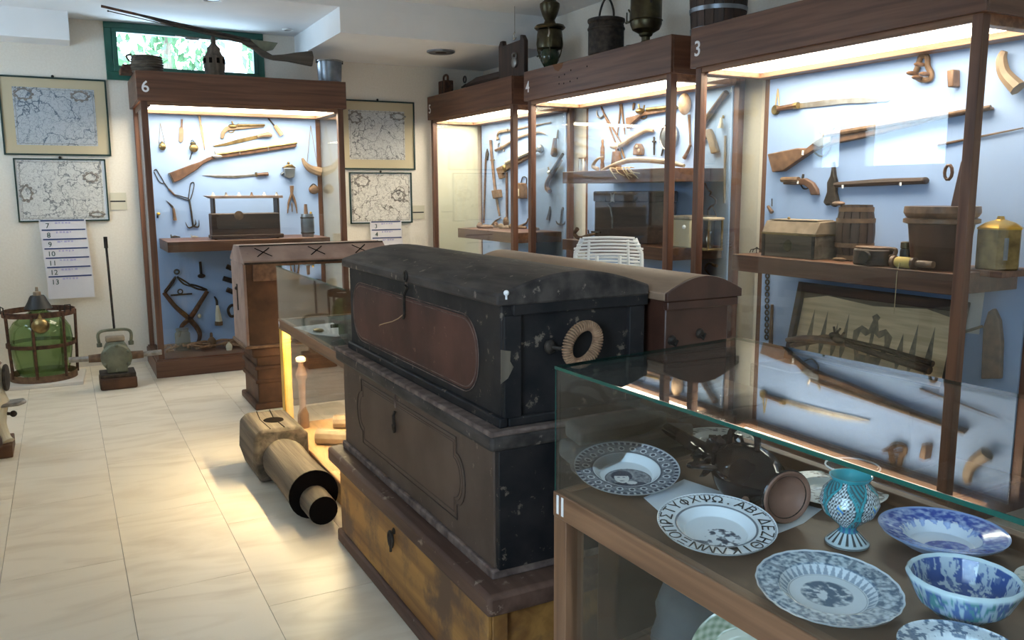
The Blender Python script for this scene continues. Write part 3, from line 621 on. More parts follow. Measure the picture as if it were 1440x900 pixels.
# ================================================================== wooden wheel hub with its axle on the floor
t = thing('wooden_hub', 'weathered grey wooden press hub with thick axle lying on the floor', 'hub', (.955, 4.3, 0))
a, b = Vector((.955, 4.86, .17)), Vector((.96, 3.80, .17))
hd = [(.30, .16), (.24, .235), (-.14, .24), (-.24, .13), (-.25, -.12), (-.17, -.17), (.17, -.17), (.27, -.08)]
dr = (b-a).normalized(); sd = Vector((dr.y, -dr.x, 0)).normalized(); up = Vector((0, 0, 1))
outl = [(-.12, -.17), (.12, -.17), (.148, -.08), (.148, .07), (.11, .118), (-.10, .125), (-.142, .09), (-.152, -.06)]
cc = Vector((.955, 4.86, .17))
m = MB(); m.prism([cc - dr*.0 + sd*(-x) + up*z for (x, z) in outl], dr*.42); m.build('head', 'old_y', t, bevel=.018, seg=3)
MB().lathe([(.056, 0), (.054, .0065)], 24, Matrix.Translation(cc+dr*.24+up*.1185)).build('socket', 'incised', t)  # flat near-black disc, the shade inside the hole put into its colour
for k in (-.03, .045): MB().tube([cc+dr*.01+sd*k+up*.1235, cc+dr*.20+sd*(k+.02)+up*.1225, cc+dr*.41+sd*(k+.01)+up*.1225], .003, 4).build('drying_crack', 'incised', t)
s0 = cc+dr*.40-up*.042; s1 = Vector((.962, 3.82, .121))
q = (s1-s0)
pr = [(.10, 0), (.115, .08), (.11, .25), (.112, .45), (.118, q.length)]
MB().lathe(pr, 28, axis_m(s0, s1)).build('axle', 'old_y', t)
MB().lathe([(.119, -.004), (.119, .004)], 28, axis_m(s1, s1+q)).build('axle_end', 'incised', t)
MB().lathe([(.07, 0), (.068, .16)], 24, axis_m(s1-up*.025, s1-up*.025+q)).build('spigot', 'old_y', t)
MB().lathe([(.0675, 0), (.066, .003)], 24, axis_m(s1-up*.025+q.normalized()*.159, s1-up*.025+q)).build('spigot_end', 'incised', t)

# ================================================================== stack of white plastic chairs before cabinet 4
def plastic_chair(z, label, top=True):
    cx, cy = 2.86, 4.13
    t = thing('plastic_chair', label, 'chair', (cx, cy, z), R(-34.5), group='stacked white plastic chairs')
    L = dict(parent=t, local=True)
    MB().bx(-.22, .22, -.22, .2, .42, .44).build('seat', 'plastic_white', bevel=.01, **L)
    for sx in (-1, 1):
        for sy in (-1, 1): MB().tube([(sx*.2, sy*.2, .42), (sx*.24, sy*.26, 0)], [.02, .016], 8).build('leg', 'plastic_white', **L)
    # backrest: curved slats round a hand hole
    for k in range(14):
        zz = .60+k*.021; hw = .215-max(0, k-10)*.018
        pts = [(x, .235-.05*math.cos(x/.22*1.3)+.03+.02*(zz-.6)/.25, zz+.012*math.cos(x/.215*1.5)) for x in [hw*(-1+2*j/16) for j in range(17)]]
        if 3 <= k <= 7:
            for seg in (pts[:6], pts[11:]): MB().tube(seg, .008, 6).build('slat', 'plastic_white', **L)
        else: MB().tube(pts, .008, 6).build('slat', 'plastic_white', **L)
    for sx in (-1, 1):
        MB().tube([(sx*.2, .2, .43), (sx*.21, .235, .6), (sx*.205, .265, .78), (sx*.165, .275, .875)], .014, 8).build('back_rail', 'plastic_white', **L)
        MB().tube([(sx*.075, .212, .60), (sx*.07, .228, .77)], .012, 8).build('hole_frame', 'plastic_white', **L)
        MB().tube([(sx*.13, .222, .60), (sx*.12, .25, .87)], .009, 6).build('back_rib', 'plastic_white', **L)
for k in range(4): plastic_chair(.125*k, ['lowest white plastic chair of the stack hidden behind the chests', 'second white plastic chair from the floor in the stack', 'third white plastic chair from the floor in the stack', 'topmost white plastic chair, its ribbed back rising before cabinet 4'][k])
# ================================================================== near low showcase numbered 11
TH = R(-90+1.6); O11 = Vector((1.034, 1.718, 0))
case11 = thing('low_showcase', 'low glass-topped oak showcase numbered 11 with ceramics in the foreground', 'showcase', O11, TH)
M11 = WM[case11.name]; LN, DP, ZD1, ZT1 = 2.0, .672, .8066, 1.127
K = dict(parent=case11, local=True)
def l11(x, y, z): return M11 @ Vector((x, y, z))
SK = .07                                                # the left end runs slightly askew
def pz_(pts, z0, z1): return MB().prism([(x, y, z0) for (x, y) in pts], (0, 0, z1-z0))
def sk(y): return -SK*y/DP
for (px, py) in ((0, 0), (LN-.055, 0), (sk(DP-.055), DP-.055), (LN-.055, DP-.055)): MB().bx(px, px+.055, py, py+.055, 0, ZD1-.062).build('post', 'oak_z', bevel=.002, **K)
MB().bx(0, LN, -.002, .03, ZD1-.062, ZD1+.002).build('rail', 'oak_x', bevel=.002, **K)
pz_([(sk(DP), DP), (LN, DP), (LN, DP-.03), (sk(DP-.03), DP-.03)], ZD1-.062, ZD1+.03).build('rail', 'oak_x', bevel=.002, **K)
pz_([(sk(.03), .03), (sk(.03)+.03, .03), (sk(DP-.03)+.03, DP-.03), (sk(DP-.03), DP-.03)], ZD1-.062, ZD1+.002).build('rail', 'oak_y', bevel=.002, **K)
MB().bx(LN-.03, LN, .03, DP-.03, ZD1-.062, ZD1+.002).build('rail', 'oak_y', bevel=.002, **K)
pz_([(.03+sk(.03), .03), (LN-.03, .03), (LN-.03, DP-.03), (.03+sk(DP-.03), DP-.03)], ZD1-.02, ZD1).build('deck', 'deck_felt', smooth=0, **K)
pz_([(0, 0), (LN, 0), (LN, DP), (sk(DP), DP)], .30, .33).build('lower_shelf', 'oak_x', bevel=.002, **K)
MB().bx(.02, LN-.02, .03, DP-.03, 0, .30).build('plinth', 'oak_x', bevel=.003, **K)
MB().bx(.055, LN-.055, .018, .024, .33, ZD1-.062).build('glass_pane', 'pane', smooth=0, **K)
pz_([(.022+sk(.055), .055), (.028+sk(.055), .055), (.028+sk(DP-.055), DP-.055), (.022+sk(DP-.055), DP-.055)], .33, ZD1-.062).build('glass_pane', 'pane', smooth=0, **K)
MB().bx(.03, LN-.055, DP-.035, DP-.025, .33, ZD1-.062).build('back_panel', 'chest_brown', smooth=0, **K)
zg = ZD1+.003
pz_([(.004, .002), (LN, .002), (LN, DP), (.004+sk(DP), DP)], ZT1-.008, ZT1).build('glass_top', 'pane', smooth=0, **K)
MB().bx(.004, LN, .002, .008, zg, ZT1-.008).build('glass_pane', 'pane_blue', smooth=0, **K)
pz_([(.004+sk(DP), DP-.008), (LN, DP-.008), (LN, DP-.002), (.004+sk(DP), DP-.002)], zg+.03, ZT1-.008).build('glass_pane', 'pane_blue', smooth=0, **K)
pz_([(.004, .008), (.010, .008), (.010+sk(DP), DP-.008), (.004+sk(DP), DP-.008)], zg, ZT1-.008).build('glass_pane', 'pane_blue', smooth=0, **K)
MB().bx(.002, LN, -.0005, .002, ZT1-.008, ZT1).build('polished_edge', 'glass_edge', smooth=0, **K)
pz_([(.002, .002), (.004, .002), (.004+sk(DP), DP), (.002+sk(DP), DP)], ZT1-.008, ZT1).build('polished_edge', 'glass_edge', smooth=0, **K)
MB().bx(.004, .0055, .0005, .002, zg, ZT1-.008).build('polished_edge', 'glass_edge', smooth=0, **K)
pz_([(.004+sk(DP), DP), (LN, DP), (LN, DP+.002), (.004+sk(DP), DP+.002)], ZT1-.008, ZT1).build('polished_edge', 'glass_edge', smooth=0, **K)
for i, ch in enumerate('11'):
    vs, fs = text_geo('1', .068, bold=.012); MB().add(vs, fs, frame_m((.022+.021*i, -.003, ZD1-.03), (1, 0, 0), (0, 0, 1))).build('numeral', 'sign_white', smooth=0, **K)

# ---- ceramics: a dense lathe whose printed pattern is a colour per vertex
def fbm(x, y, s, o=3, seed=0): return sum(noise.noise(Vector((x*s*2**k+seed, y*s*2**k-seed, seed*.7)))/2**k for k in range(o))
def dish(name, label, loc, prof, colf, nt=200, nr=64, scal=None, group='ceramics in showcase 11', cat='plate', tilt=(0, 0), rot=0, oval=1.0, inside=True):
    # prof: list of (r, z) from the centre of the inside, over the rim, to the foot
    L = [0]
    for a, b in zip(prof, prof[1:]): L.append(L[-1]+math.hypot(b[0]-a[0], b[1]-a[1]))
    rows = []
    for i in range(nr+1):
        f = i/nr; irim = max(range(len(prof)), key=lambda q: prof[q][0]); fi = L[irim]/L[-1]; d = L[-1]*(f/.8*fi if f < .8 else fi+(f-.8)/.2*(1-fi)) if cat != 'vase' else L[-1]*f; k = max(j for j in range(len(L)) if L[j] <= d+1e-9); k = min(k, len(prof)-2); t = (d-L[k])/(L[k+1]-L[k]); rows.append((prof[k][0]+(prof[k+1][0]-prof[k][0])*t, prof[k][1]+(prof[k+1][1]-prof[k][1])*t, k+t))
    Rm = max(p[0] for p in prof); vs = []; fs = []; cs = []
    for (r, z, kk) in rows:
        for j in range(nt):
            a = 2*math.pi*j/nt; q = 1+(scal[1]*math.cos(scal[0]*a)*(r/Rm)**4 if scal else 0)
            vs.append((r*q*math.cos(a), oval*r*q*math.sin(a), z)); cs.append(colf(r/Rm, a, r/Rm*math.cos(a), r/Rm*math.sin(a), kk))
    for i in range(nr):
        for j in range(nt): fs.append((i*nt+j, i*nt+(j+1) % nt, (i+1)*nt+(j+1) % nt, (i+1)*nt+j))
    m = MB(); m.v = [Vector(v) for v in vs]; m.f = fs; m.c = cs
    lift = Rm*.5*math.sin(tilt[0]) if tilt[0] and not tilt[1] else 0
    root = thing(name, label, cat, Vector(loc)+Vector((0, 0, lift)), rot=(tilt[0], tilt[1], rot), group=group)
    if lift:                            # little wedge that props up the far side of the plate
        fw_ = Vector((math.sin(-rot), math.cos(-rot), 0)); sd_ = Vector((fw_.y, -fw_.x, 0)); q = Vector(loc)+fw_*Rm*.42
        MB().prism([q-sd_*.02, q+sd_*.02, q+sd_*.02+Vector((0, 0, Rm*.86*math.sin(tilt[0]))), q-sd_*.02+Vector((0, 0, Rm*.86*math.sin(tilt[0])))], fw_*.012).build('prop', 'clear_glass', root)
    root['_d'] = m.build('bowl' if cat != 'plate' else 'dish', 'ceramic', root, local=True, smooth=60, recalc=True).name
    DISH[root.name] = root['_d']; del root['_d']
    return root
DISH = {}
def mix(a, b, t): t = max(0, min(1, t)); return tuple(x+(y-x)*t for x, y in zip(a, b))
WHT = (.80, .83, .86); NAVY = (.045, .06, .10); COB = (.02, .07, .42); TEAL = (.02, .30, .36)
def plate_prof(Rr, h=.03, well=.62, foot=.5, deep=1.0):
    return [(.0005, .006), (Rr*well*.8, .007), (Rr*well, .010+h*.45*deep), (Rr*.97, h-.002), (Rr, h), (Rr*.995, h-.004), (Rr*well*1.05, .008), (Rr*foot, .0), (Rr*foot*.9, .003), (.0005, .003)]
FACE = YAW  # image-up direction on the deck is the viewing direction
def up_rot(): return -FACE
# portrait soup plate
def c_portrait(r, a, x, y, k):
    if k > 5: return WHT
    if r > .975: return mix(WHT, NAVY, .45)
    if r > .64:
        key = .5+.5*math.sin(a*50); q = math.hypot(((a*11/math.pi) % 1-.5)*.26, (r-.77))
        if r > .90: return mix(WHT, NAVY, .25+.75*(key > .45))
        if r < .67: return mix(WHT, NAVY, .95)
        if q < .048: return mix(WHT, NAVY, 1)
        if q < .075: return mix(WHT, NAVY, .10)
        return mix(WHT, NAVY, .78+.25*fbm(x, y, 14))
    px, py = x-.02, y+.13                   # oval medallion low in the well
    e = (px/.44)**2+(py/.36)**2
    if e < 1:
        if e > .92: return mix(WHT, NAVY, .95)
        face = ((px+.12)/.14)**2+((py-.03)/.19)**2 < 1; hair = ((px+.11)/.20)**2+((py-.10)/.19)**2 < 1
        coat = ((px-.03)/.38)**2+((py+.34)/.25)**2 < 1; collar = ((px-.05)/.10)**2+((py+.15)/.06)**2 < 1
        eye = ((px+.175)/.03)**2+((py-.05)/.016)**2 < 1 or ((px+.075)/.03)**2+((py-.05)/.016)**2 < 1 or ((px+.125)/.05)**2+((py+.08)/.02)**2 < 1
        if eye: return mix(WHT, NAVY, .7)
        if face and py < .10: return (.80, .79, .78)
        if collar: return (.74, .74, .74)
        if coat or hair: return mix(WHT, NAVY, 1)
        return mix(WHT, NAVY, .74+.3*fbm(x, y, 12))
    return WHT
def at_rim(l, r_, z):
    a, b = P(*l, z=z), P(*r_, z=z); c = (a+b)/2; return Vector((c.x, c.y, ZD1+.0008)), (a-b).length/2
c, Rr = at_rim((807, 656), (956, 664), ZD1+.035)
dish('soup_plate', 'white soup plate with black key border and a printed portrait in the well', c, plate_prof(Rr, .032, .62), c_portrait, nt=300, nr=110, rot=up_rot(), tilt=(R(11), 0))
# alphabet plate
def c_alpha(r, a, x, y, k):
    if k > 5: return WHT
    if .955 < r < .985: return mix(WHT, NAVY, .35+.4*(math.sin(a*90) > 0))
    if .655 < r < .70: return mix(WHT, NAVY, .8)
    if r < .58:
        e = ((x-.04)/.34)**2+((y+.18)/.30)**2; n = fbm(x, y, 8, 3, 4)
        if e < 1 and n > -.05: return mix(WHT, NAVY, .6+1.2*max(0, n))
        if -.50 < x < -.20 and abs(y+.25+.25*(x+.50)) < .045: return mix(WHT, NAVY, .85)
    return (.84, .86, .89)
c, Rr = at_rim((924, 730), (1093, 750), ZD1+.03); pz = .032
pl = dish('alphabet_plate', 'white plate with Greek alphabet lettering on its rim and a sketch in the well', c, plate_prof(Rr, pz, .66), c_alpha, nt=260, nr=100, rot=up_rot(), tilt=(R(8), 0))
LET = 'ΑΒΓΔΕΖΗΘΙΚΛΜΝΞΟΠΡΣΤΥΦΧΨΩ.'
for i, ch in enumerate(LET):
    ang = R(90-(i-22)*360/25.0); rad = Rr*.83; zz = .010+pz*.45+(pz-.002-.010-pz*.45)*((.83-.66)/(.97-.66))+.0012
    if ch == 'Φ':                        # ring with an upright through it
        vs, fs = text_geo('O', Rr*.22, .0003); o_ = len(vs); a_, b_ = Rr*.016, Rr*.115
        vs = vs+[Vector(q) for q in ((-a_, -b_, .0005), (a_, -b_, .0005), (a_, b_, .0005), (-a_, b_, .0005))]; fs = fs+[(o_, o_+1, o_+2, o_+3)]
    else: vs, fs = text_geo(ch, Rr*.29, .0003)
    er = Vector((math.cos(ang), math.sin(ang), .05)).normalized(); et = Vector((math.sin(ang), -math.cos(ang), 0))
    MB().add(vs, fs, frame_m((rad*math.cos(ang), rad*math.sin(ang), zz), et, er)).build('letter', 'ink', bpy.data.objects[DISH[pl.name]], local=True, smooth=0)
# oval transfer plate
def c_transfer(r, a, x, y, k):
    if k > 5: return WHT
    ink = (.10, .16, .24)
    if r > .97: return mix(WHT, ink, .25)
    if r > .66:
        cell = (a*4/math.pi) % 1
        if cell < .04 or cell > .96: return mix(WHT, ink, .8)
        return mix((.62, .70, .76), ink, .42+1.1*fbm(x, y, 15, 4, 2)+(.35 if .93 < r or r < .69 else 0))
    if r > .54: return mix(WHT, ink, .75 if ((r-.54)/.12 < .5+.5*math.sin(a*36)) else .2)
    if .515 < r < .53: return mix(WHT, ink, .7)
    e = ((x)/.36)**2+((y-.02)/.34)**2; n = fbm(x, y, 9, 4, 9)
    if e < 1: return mix(WHT, ink, (1.0+1.8*n)*(1-e)**.3 if n > -.3 else 0)
    return WHT
c, Rr = at_rim((1065, 802), (1272, 850), ZD1+.028)
dish('dinner_plate', 'scalloped plate with grey-blue landscape print in front of the turquoise vase', c, plate_prof(Rr, .026, .68, .55), c_transfer, nt=300, nr=110, scal=(24, .005), rot=up_rot(), tilt=(R(5), 0))
# bottom right plate
def c_corner(r, a, x, y, k):
    if k > 5: return WHT
    ink = (.10, .16, .26)
    if r > .62:
        n = fbm(x, y, 10, 4, 12)+.30*math.cos(a*5)
        return mix(WHT, ink, .85*(n > .10)+.35*abs(fbm(x, y, 16, 2, 3)))
    return WHT
c, Rr = at_rim((1261, 892), (1452, 938), ZD1+.028)
dish('dinner_plate', 'plate with grey-blue floral border cut by the lower right picture edge', c, plate_prof(Rr, .028, .66), c_corner, nt=220, nr=60, rot=up_rot())
# blue plate
def c_blue(r, a, x, y, k):
    if k > 5: return (.45, .58, .82)
    n = fbm(x, y, 10, 4, 6); b2 = mix((.09, .2, .62), COB, .5+n)
    if r > .96: return (.30, .42, .75)
    if r > .60+.12*n*(math.sin(a) > 0): return mix((.55, .66, .88), b2, .80+.9*n)
    e = ((x-.02)/.36)**2+((y+.13)/.26)**2
    if e < 1: return mix((.55, .66, .88), b2, .95+.5*n)
    return (.76, .81, .90)
c, Rr = at_rim((1240, 722), (1420, 768), ZD1+.04)
dish('blue_plate', 'deep cobalt-blue flowered plate behind the bowl', c, plate_prof(Rr, .040, .62), c_blue, nt=260, nr=100, rot=up_rot())
# patterned bowl
def c_bowl(r, a, x, y, k):
    n = fbm(x, y, 11, 3, 3)
    if 3.0 < k < 5.6: return (.60, .72, .76)
    if k >= 5.6:
        s = math.sin(a*9+4*n)
        return mix((.55, .68, .76), (.02, .10, .34) if n > -.1 else (.03, .25, .25), .9 if s > -.25 else .25)
    if r < .5: return mix((.30, .30, .28), (.12, .12, .13), .6+n*1.5) if (n < .18) else (.24, .07, .07)
    s = math.sin(a*8+2*n)*1.0+.5*math.sin(r*50); return mix((.52, .62, .68), (.02, .08, .30), 1 if s > .1 else .15+.7*(n > .12))
a_, b_ = P(1278, 790, z=ZD1+.070), P(1441, 838, z=ZD1+.070); c = (a_+b_)/2; Rr = (a_-b_).length/2; c = Vector((c.x, c.y, ZD1+.0008))
dish('ceramic_bowl', 'blue and white patterned bowl with thick pale rim at lower right', c, [(.0005, .012), (Rr*.45, .014), (Rr*.75, .030), (Rr*.90, .071), (Rr*.95, .077), (Rr, .071), (Rr*.97, .062), (Rr*.80, .027), (Rr*.5, .004), (Rr*.45, 0), (.0005, .002)], c_bowl, cat='bowl', nt=220, nr=80, scal=(16, .008), rot=up_rot())
# plate at right edge, plates behind the jug
def c_plain(tone):
    def f(r, a, x, y, k):
        if k > 5: return (.72, .72, .70)
        n = fbm(x, y, 7, 4, 21)
        if r > .66 and n > .08 and r < .95: return mix((.74, .72, .66), tone, .85)
        if r < .4 and n > 0: return mix((.74, .72, .66), tone, .6)
        return (.74, .72, .66)
    return f
c, Rr = at_rim((1430, 800), (1575, 845), ZD1+.03)
dish('soup_plate', 'pale green rimmed plate cut by the right picture edge', c, plate_prof(Rr, .03), c_plain((.25, .35, .35)), nt=90, nr=30)
c, Rr = at_rim((1096, 678), (1250, 697), ZD1+.02)
dish('dinner_plate', 'cream plate with brown transfer print behind the turquoise vase', c, plate_prof(Rr, .024, .66), c_plain((.10, .07, .05)), nt=200, nr=56, rot=up_rot())
c, Rr = at_rim((958, 612), (1062, 620), ZD1+.02)
dish('dinner_plate', 'cream plate with grey border half hidden behind the jug', c, plate_prof(Rr, .022, .66), c_plain((.14, .14, .15)), nt=120, nr=40, rot=up_rot())
# turquoise pedestal vase
def c_vase(r, a, x, y, k):
    teal = (.03, .36, .42); drk = (.04, .05, .06)
    if k < 2.25: return drk if .8 < k % 1 < .95 else (.66, .76, .80)
    if k < 3.7: return (.66, .78, .82) if math.sin(a*16) > -.2 else drk
    if k < 5.1: return mix((.03, .12, .34), teal, .5+.5*math.sin(a*10))
    if k > 9.3: return teal
    h = (k-5.1)/3.6; cell = (a*2.5/math.pi) % 1; e = abs(cell-.5)*2; edge = .30+.62*math.sin(math.pi*min(1, max(0, h*.9+.1)))
    if abs(e-edge) < .13: return teal if abs(e-edge) < .09 else drk
    if e > edge: return mix(teal, drk, .5+.5*math.sin(a*30+k*9))
    if e < .17 and abs(h-.5) < .10: return (.03, .30, .80) if math.sin(a*30+h*40) > 0 else (.68, .74, .36)
    return (.76, .84, .86) if (math.floor(a*16)+math.floor(k*5.5)) % 2 else drk
c = P(1191, 764, z=ZD1+.001); s = mpp(c)
vp = [(.0005, .0), (29*s, .0), (30*s, 3*s), (20*s, 13*s), (11*s, 22*s), (13*s, 27*s), (33*s, 45*s), (40*s, 62*s), (36*s, 78*s), (24*s, 92*s), (29*s, 100*s), (26*s, 100*s), (21*s, 92*s), (.0005, 60*s)]
dish('pedestal_vase', 'small turquoise pedestal vase with black checkered panels and wavy rim', Vector((c.x, c.y, ZD1+.0008)), vp, c_vase, cat='vase', nt=160, nr=110, scal=None, rot=.4)
c = P(1197, 686, z=ZD1+.02); s = mpp(c); c.z = ZD1+.027
t = thing('glass_cup', 'small clear glass cup resting in the brown printed plate', 'cup', c)
MB().lathe([(14*s, 0), (17*s, 3*s), (34*s, 26*s), (36*s, 28*s), (34*s, 28*s), (15*s, 5*s), (.001, 4*s)], 28, Matrix.Translation(c)).build('bowl', 'clear_glass', t, smooth=60)
MB().tube([c+Vector((36*s*math.cos(k*.2618), 36*s*math.sin(k*.2618), 28*s)) for k in range(24)], .0022, 6, closed=True).build('rim', 'sign_white', t)
# white paper under the jug
q = [P(u, v, z=ZD1+.0004) for (u, v) in ((905, 700), (962, 674), (1010, 690), (1110, 704), (1156, 716), (1130, 736), (1040, 772), (985, 772))]
tag(MB().prism(q, (0, 0, .0004)).build('paper_sheet', 'paper', smooth=0), 'white paper sheet lying under the dark glazed jug', 'paper')
# dark glazed jug lying on its side
mo = P(1108, 700, z=ZD1+.066); en = P(938, 603, z=ZD1+.062); ax = (en-mo); Lj = ax.length; J = axis_m(mo, en); ay = ax.normalized()
jug = thing('glazed_jug', 'dark brown glazed jug with moulded leaves lying on its side', 'jug', Vector((mo.x, mo.y, ZD1)))
sj = 1.1526; pf = [(.040, .012), (.042, .002), (.050, 0), (.054, .004), (.052, .012), (.036, .034), (.034, .042), (.052, .075), (.063, .11), (.066, .14), (.060, .18), (.046, .215), (.030, .24), (.022, .26), (.018, .29), (.014, Lj/sj), (.0005, Lj/sj+.002)]; pf = [(a*sj, b*sj) for (a, b) in pf]
MB().lathe(pf, 40, J, cap=False).build('body', 'glaze_brown', jug, smooth=50)
MB().lathe([(a*sj, b*sj) for (a, b) in [(.0005, .018), (.030, .016), (.039, .008), (.044, .000), (.050, -.0012), (.0525, .001), (.048, .008)]], 32, J, cap=False).build('inner_mouth', 'clay', jug, smooth=50)
side = ay.cross(Vector((0, 0, 1))).normalized(); upj = side.cross(ay)
def jp(t, s_, u_): return mo+(ay*t+side*s_+upj*u_)*sj
MB().tube(spline([jp(.11, .0, .06), jp(.13, .01, .088), jp(.185, .01, .092), jp(.215, .005, .075), jp(.22, 0, .045)]), .0085, 10).build('handle', 'glaze_brown', jug)
MB().tube(spline([jp(.17, -.05, .01), jp(.19, -.085, .012), jp(.235, -.085, .0), jp(.25, -.04, -.005), jp(.25, -.018, 0)]), .0075, 10).build('handle', 'glaze_brown', jug)
MB().tube(spline([jp(.25, .01, .01), jp(.275, .03, .04), jp(.30, .03, .03), jp(.31, .0, .015)]), .006, 8).build('spout_loop', 'glaze_brown', jug)
rj = random.Random(11)
for k in range(30):
    a = rj.uniform(0, 6.28); tt = rj.uniform(.20, .34); rr_ = .05 if tt < .23 else .028
    p = jp(tt, rr_*math.cos(a), rr_*math.sin(a)); q = jp(tt+.03, rr_*1.3*math.cos(a+.3), rr_*1.3*math.sin(a+.3))
    MB().tube([p, (p+q)/2+Vector((0, 0, .004)), q], [.004, .013, .001], 8, flat=.5).build('moulded_leaf', 'glaze_brown', jug)
for k in range(5):
    a = 3.6+k*.25; p = jp(.07+.008*(k % 2), .054*math.cos(a), .054*math.sin(a)); MB().ball(p, .009, 8).build('moulded_rosette', 'clay', jug)
# lower compartment
def c_green(r, a, x, y, k):
    if k > 5: return (.5, .55, .45)
    return mix((.62, .66, .55), (.16, .26, .15), .5+.5*math.sin(a*20)*math.sin(r*40)) if r > .6 else (.66, .68, .6)
pc = P(1045, 935, x=1.30)
dish('soup_plate', 'green patterned plate leaning in the lower compartment of showcase 11', pc, plate_prof(.125, .025), c_green, nt=120, nr=50, tilt=(0, R(-50)), rot=R(20))
t = thing('wooden_stand', 'small wooden block propping the green plate in showcase 11', 'stand', Vector((pc.x+.10, pc.y, .331)))
MB().bx(pc.x+.03, pc.x+.16, pc.y-.07, pc.y+.07, .331, pc.z-.05).build('block', 'oak_z', t, bevel=.004)
MB().bx(pc.x-.05, pc.x+.03, pc.y-.07, pc.y+.07, .331, pc.z-.13).build('step', 'oak_z', t, bevel=.004)
for i, (x, y, sx, sy, sz, mm, lab) in enumerate(((1.30, 1.50, .09, .10, .13, 'slate', 'rounded dark stone beside the corner post in showcase 11'), (1.50, 1.47, .09, .11, .15, 'stone', 'larger grey-brown stone in the lower compartment of showcase 11'))):
    z = .331; m = MB(); m.ball((x, y, z+sz), (sx, sy, sz), 28)
    m.v = [v + (v-Vector((x, y, z+sz)))*(.4*noise.noise(v*9)+.2*noise.noise(v*22)) for v in m.v]; lo = min(v.z for v in m.v); m.v = [v+Vector((0, 0, z-lo)) for v in m.v]
    tag(m.build('carved_stone', mm, smooth=40), lab, 'stone')
# dark shapes behind the showcase, modelled as stone slabs on a crate
t = thing('wooden_crate', 'dark wooden crate holding stone slabs between showcase 11 and the chests', 'crate', (1.46, 1.87, 0))
MB().bx(1.32, 1.62, 1.845, 1.945, 0, .74).build('body', 'chest_brown', t, bevel=.008)
MB().bx(1.30, 1.64, 1.84, 1.95, .74, .76).build('lid', 'chest_brown', t, bevel=.006)
for i, (pts, z, h, lab) in enumerate((([(1.20, 1.83), (1.64, 1.84), (1.64, 1.90), (1.60, 1.945), (1.22, 1.945)], .76, .05, 'lowest flat stone slab on the dark crate'), ([(1.16, 1.83), (1.56, 1.84), (1.62, 1.88), (1.52, 1.945), (1.18, 1.94)], .81, .055, 'middle flat stone slab on the dark crate'), ([(1.18, 1.83), (1.40, 1.84), (1.52, 1.88), (1.44, 1.94), (1.20, 1.94)], .865, .05, 'uppermost rough stone block on the dark crate'))):
    tag(MB().prism([(x, y, z) for (x, y) in pts], (0, 0, h)).build('stone_slab', 'stone', bevel=.014, seg=3), lab, 'stone', 'stacked stone slabs')
# ================================================================== things hung on the cabinets' back panels
K6 = ('y', 8.265, Vector((0, -1, 0))); KR = ('x', 4.038, Vector((-1, 0, 0)))
TF = [None]                                             # optional change of pixel frame for zoomed measurements
def zf(ox, oy, sc): TF[0] = (ox, oy, sc)
def hp(k, q, off=0):
    u, v = q
    if TF[0]: u, v = TF[0][0]+u/TF[0][2], TF[0][1]+v/TF[0][2]
    return P(u, v, **{k[0]: k[1]}) + k[2]*off
def pxm(k, q, r): return mpp(hp(k, q))*r/(TF[0][2] if TF[0] else 1)
def hang(k, name, label, cat, parts, group=None):
    """parts: (part name, material, [shapes]); a shape is poly / tube / disc / ball measured on the panel"""
    built = []
    for (pn, mt, shapes) in parts:
        m = MB(); bev = 0
        for s in shapes:
            if s[0] == 'poly':
                th = s[2]; off = s[3] if len(s) > 3 else 0
                m.prism([hp(k, q, off) for q in s[1]], k[2]*th); bev = min(.006, th*.3)
            elif s[0] in ('tube', 'curve'):
                pts = s[1]; r = s[2]; rl = r if isinstance(r, (list, tuple)) else [r]*len(pts); off = s[3] if len(s) > 3 else None
                rm = [pxm(k, q, a) for q, a in zip(pts, rl)]; o_ = max(rm) if off is None else off+max(rm)
                p3 = [hp(k, q, o_) for q in pts]
                if s[0] == 'curve': p3 = spline(p3, 5); rm = lerp_list(rm, 5)
                m.tube(p3, rm, 8)
            elif s[0] == 'ring':
                r = pxm(k, s[1], s[2]); w_ = pxm(k, s[1], s[3]); c = hp(k, s[1], w_+(s[4] if len(s) > 4 else 0)); ex = k[2].cross(Vector((0, 0, 1)))
                m.tube([c+ex*(r*math.cos(a))+Vector((0, 0, r*math.sin(a))) for a in [2*math.pi*j/16 for j in range(16)]], w_, 6, closed=True)
            elif s[0] == 'disc':
                r = pxm(k, s[1], s[2]); c = hp(k, s[1], s[4] if len(s) > 4 else 0); m.lathe([(r, 0), (r, s[3]*.8), (r*.85, s[3])], 24, axis_m(c, c+k[2]))
            elif s[0] == 'ball':
                ru, rv = pxm(k, s[1], s[2][0]), pxm(k, s[1], s[2][1]); d = s[3]; c = hp(k, s[1], d)
                m.ball(c, (d if k[0] == 'x' else ru, ru if k[0] == 'x' else d, rv), 14)
        built.append((pn, mt, m, bev))
    if len(built) == 1:
        pn, mt, m, bev = built[0]; o = m.build(name, mt, bevel=bev); return tag(o, label, cat, group)
    vs = [v for b in built for v in b[2].v]
    c = Vector((sum(v.x for v in vs)/len(vs), sum(v.y for v in vs)/len(vs), min(v.z for v in vs)))
    t = thing(name, label, cat, c, group=group)
    for (pn, mt, m, bev) in built: m.build(pn, mt, t, bevel=bev)
    return t
T_, C_, Y_, D_, B_, G_ = 'tube', 'curve', 'poly', 'disc', 'ball', 'ring'
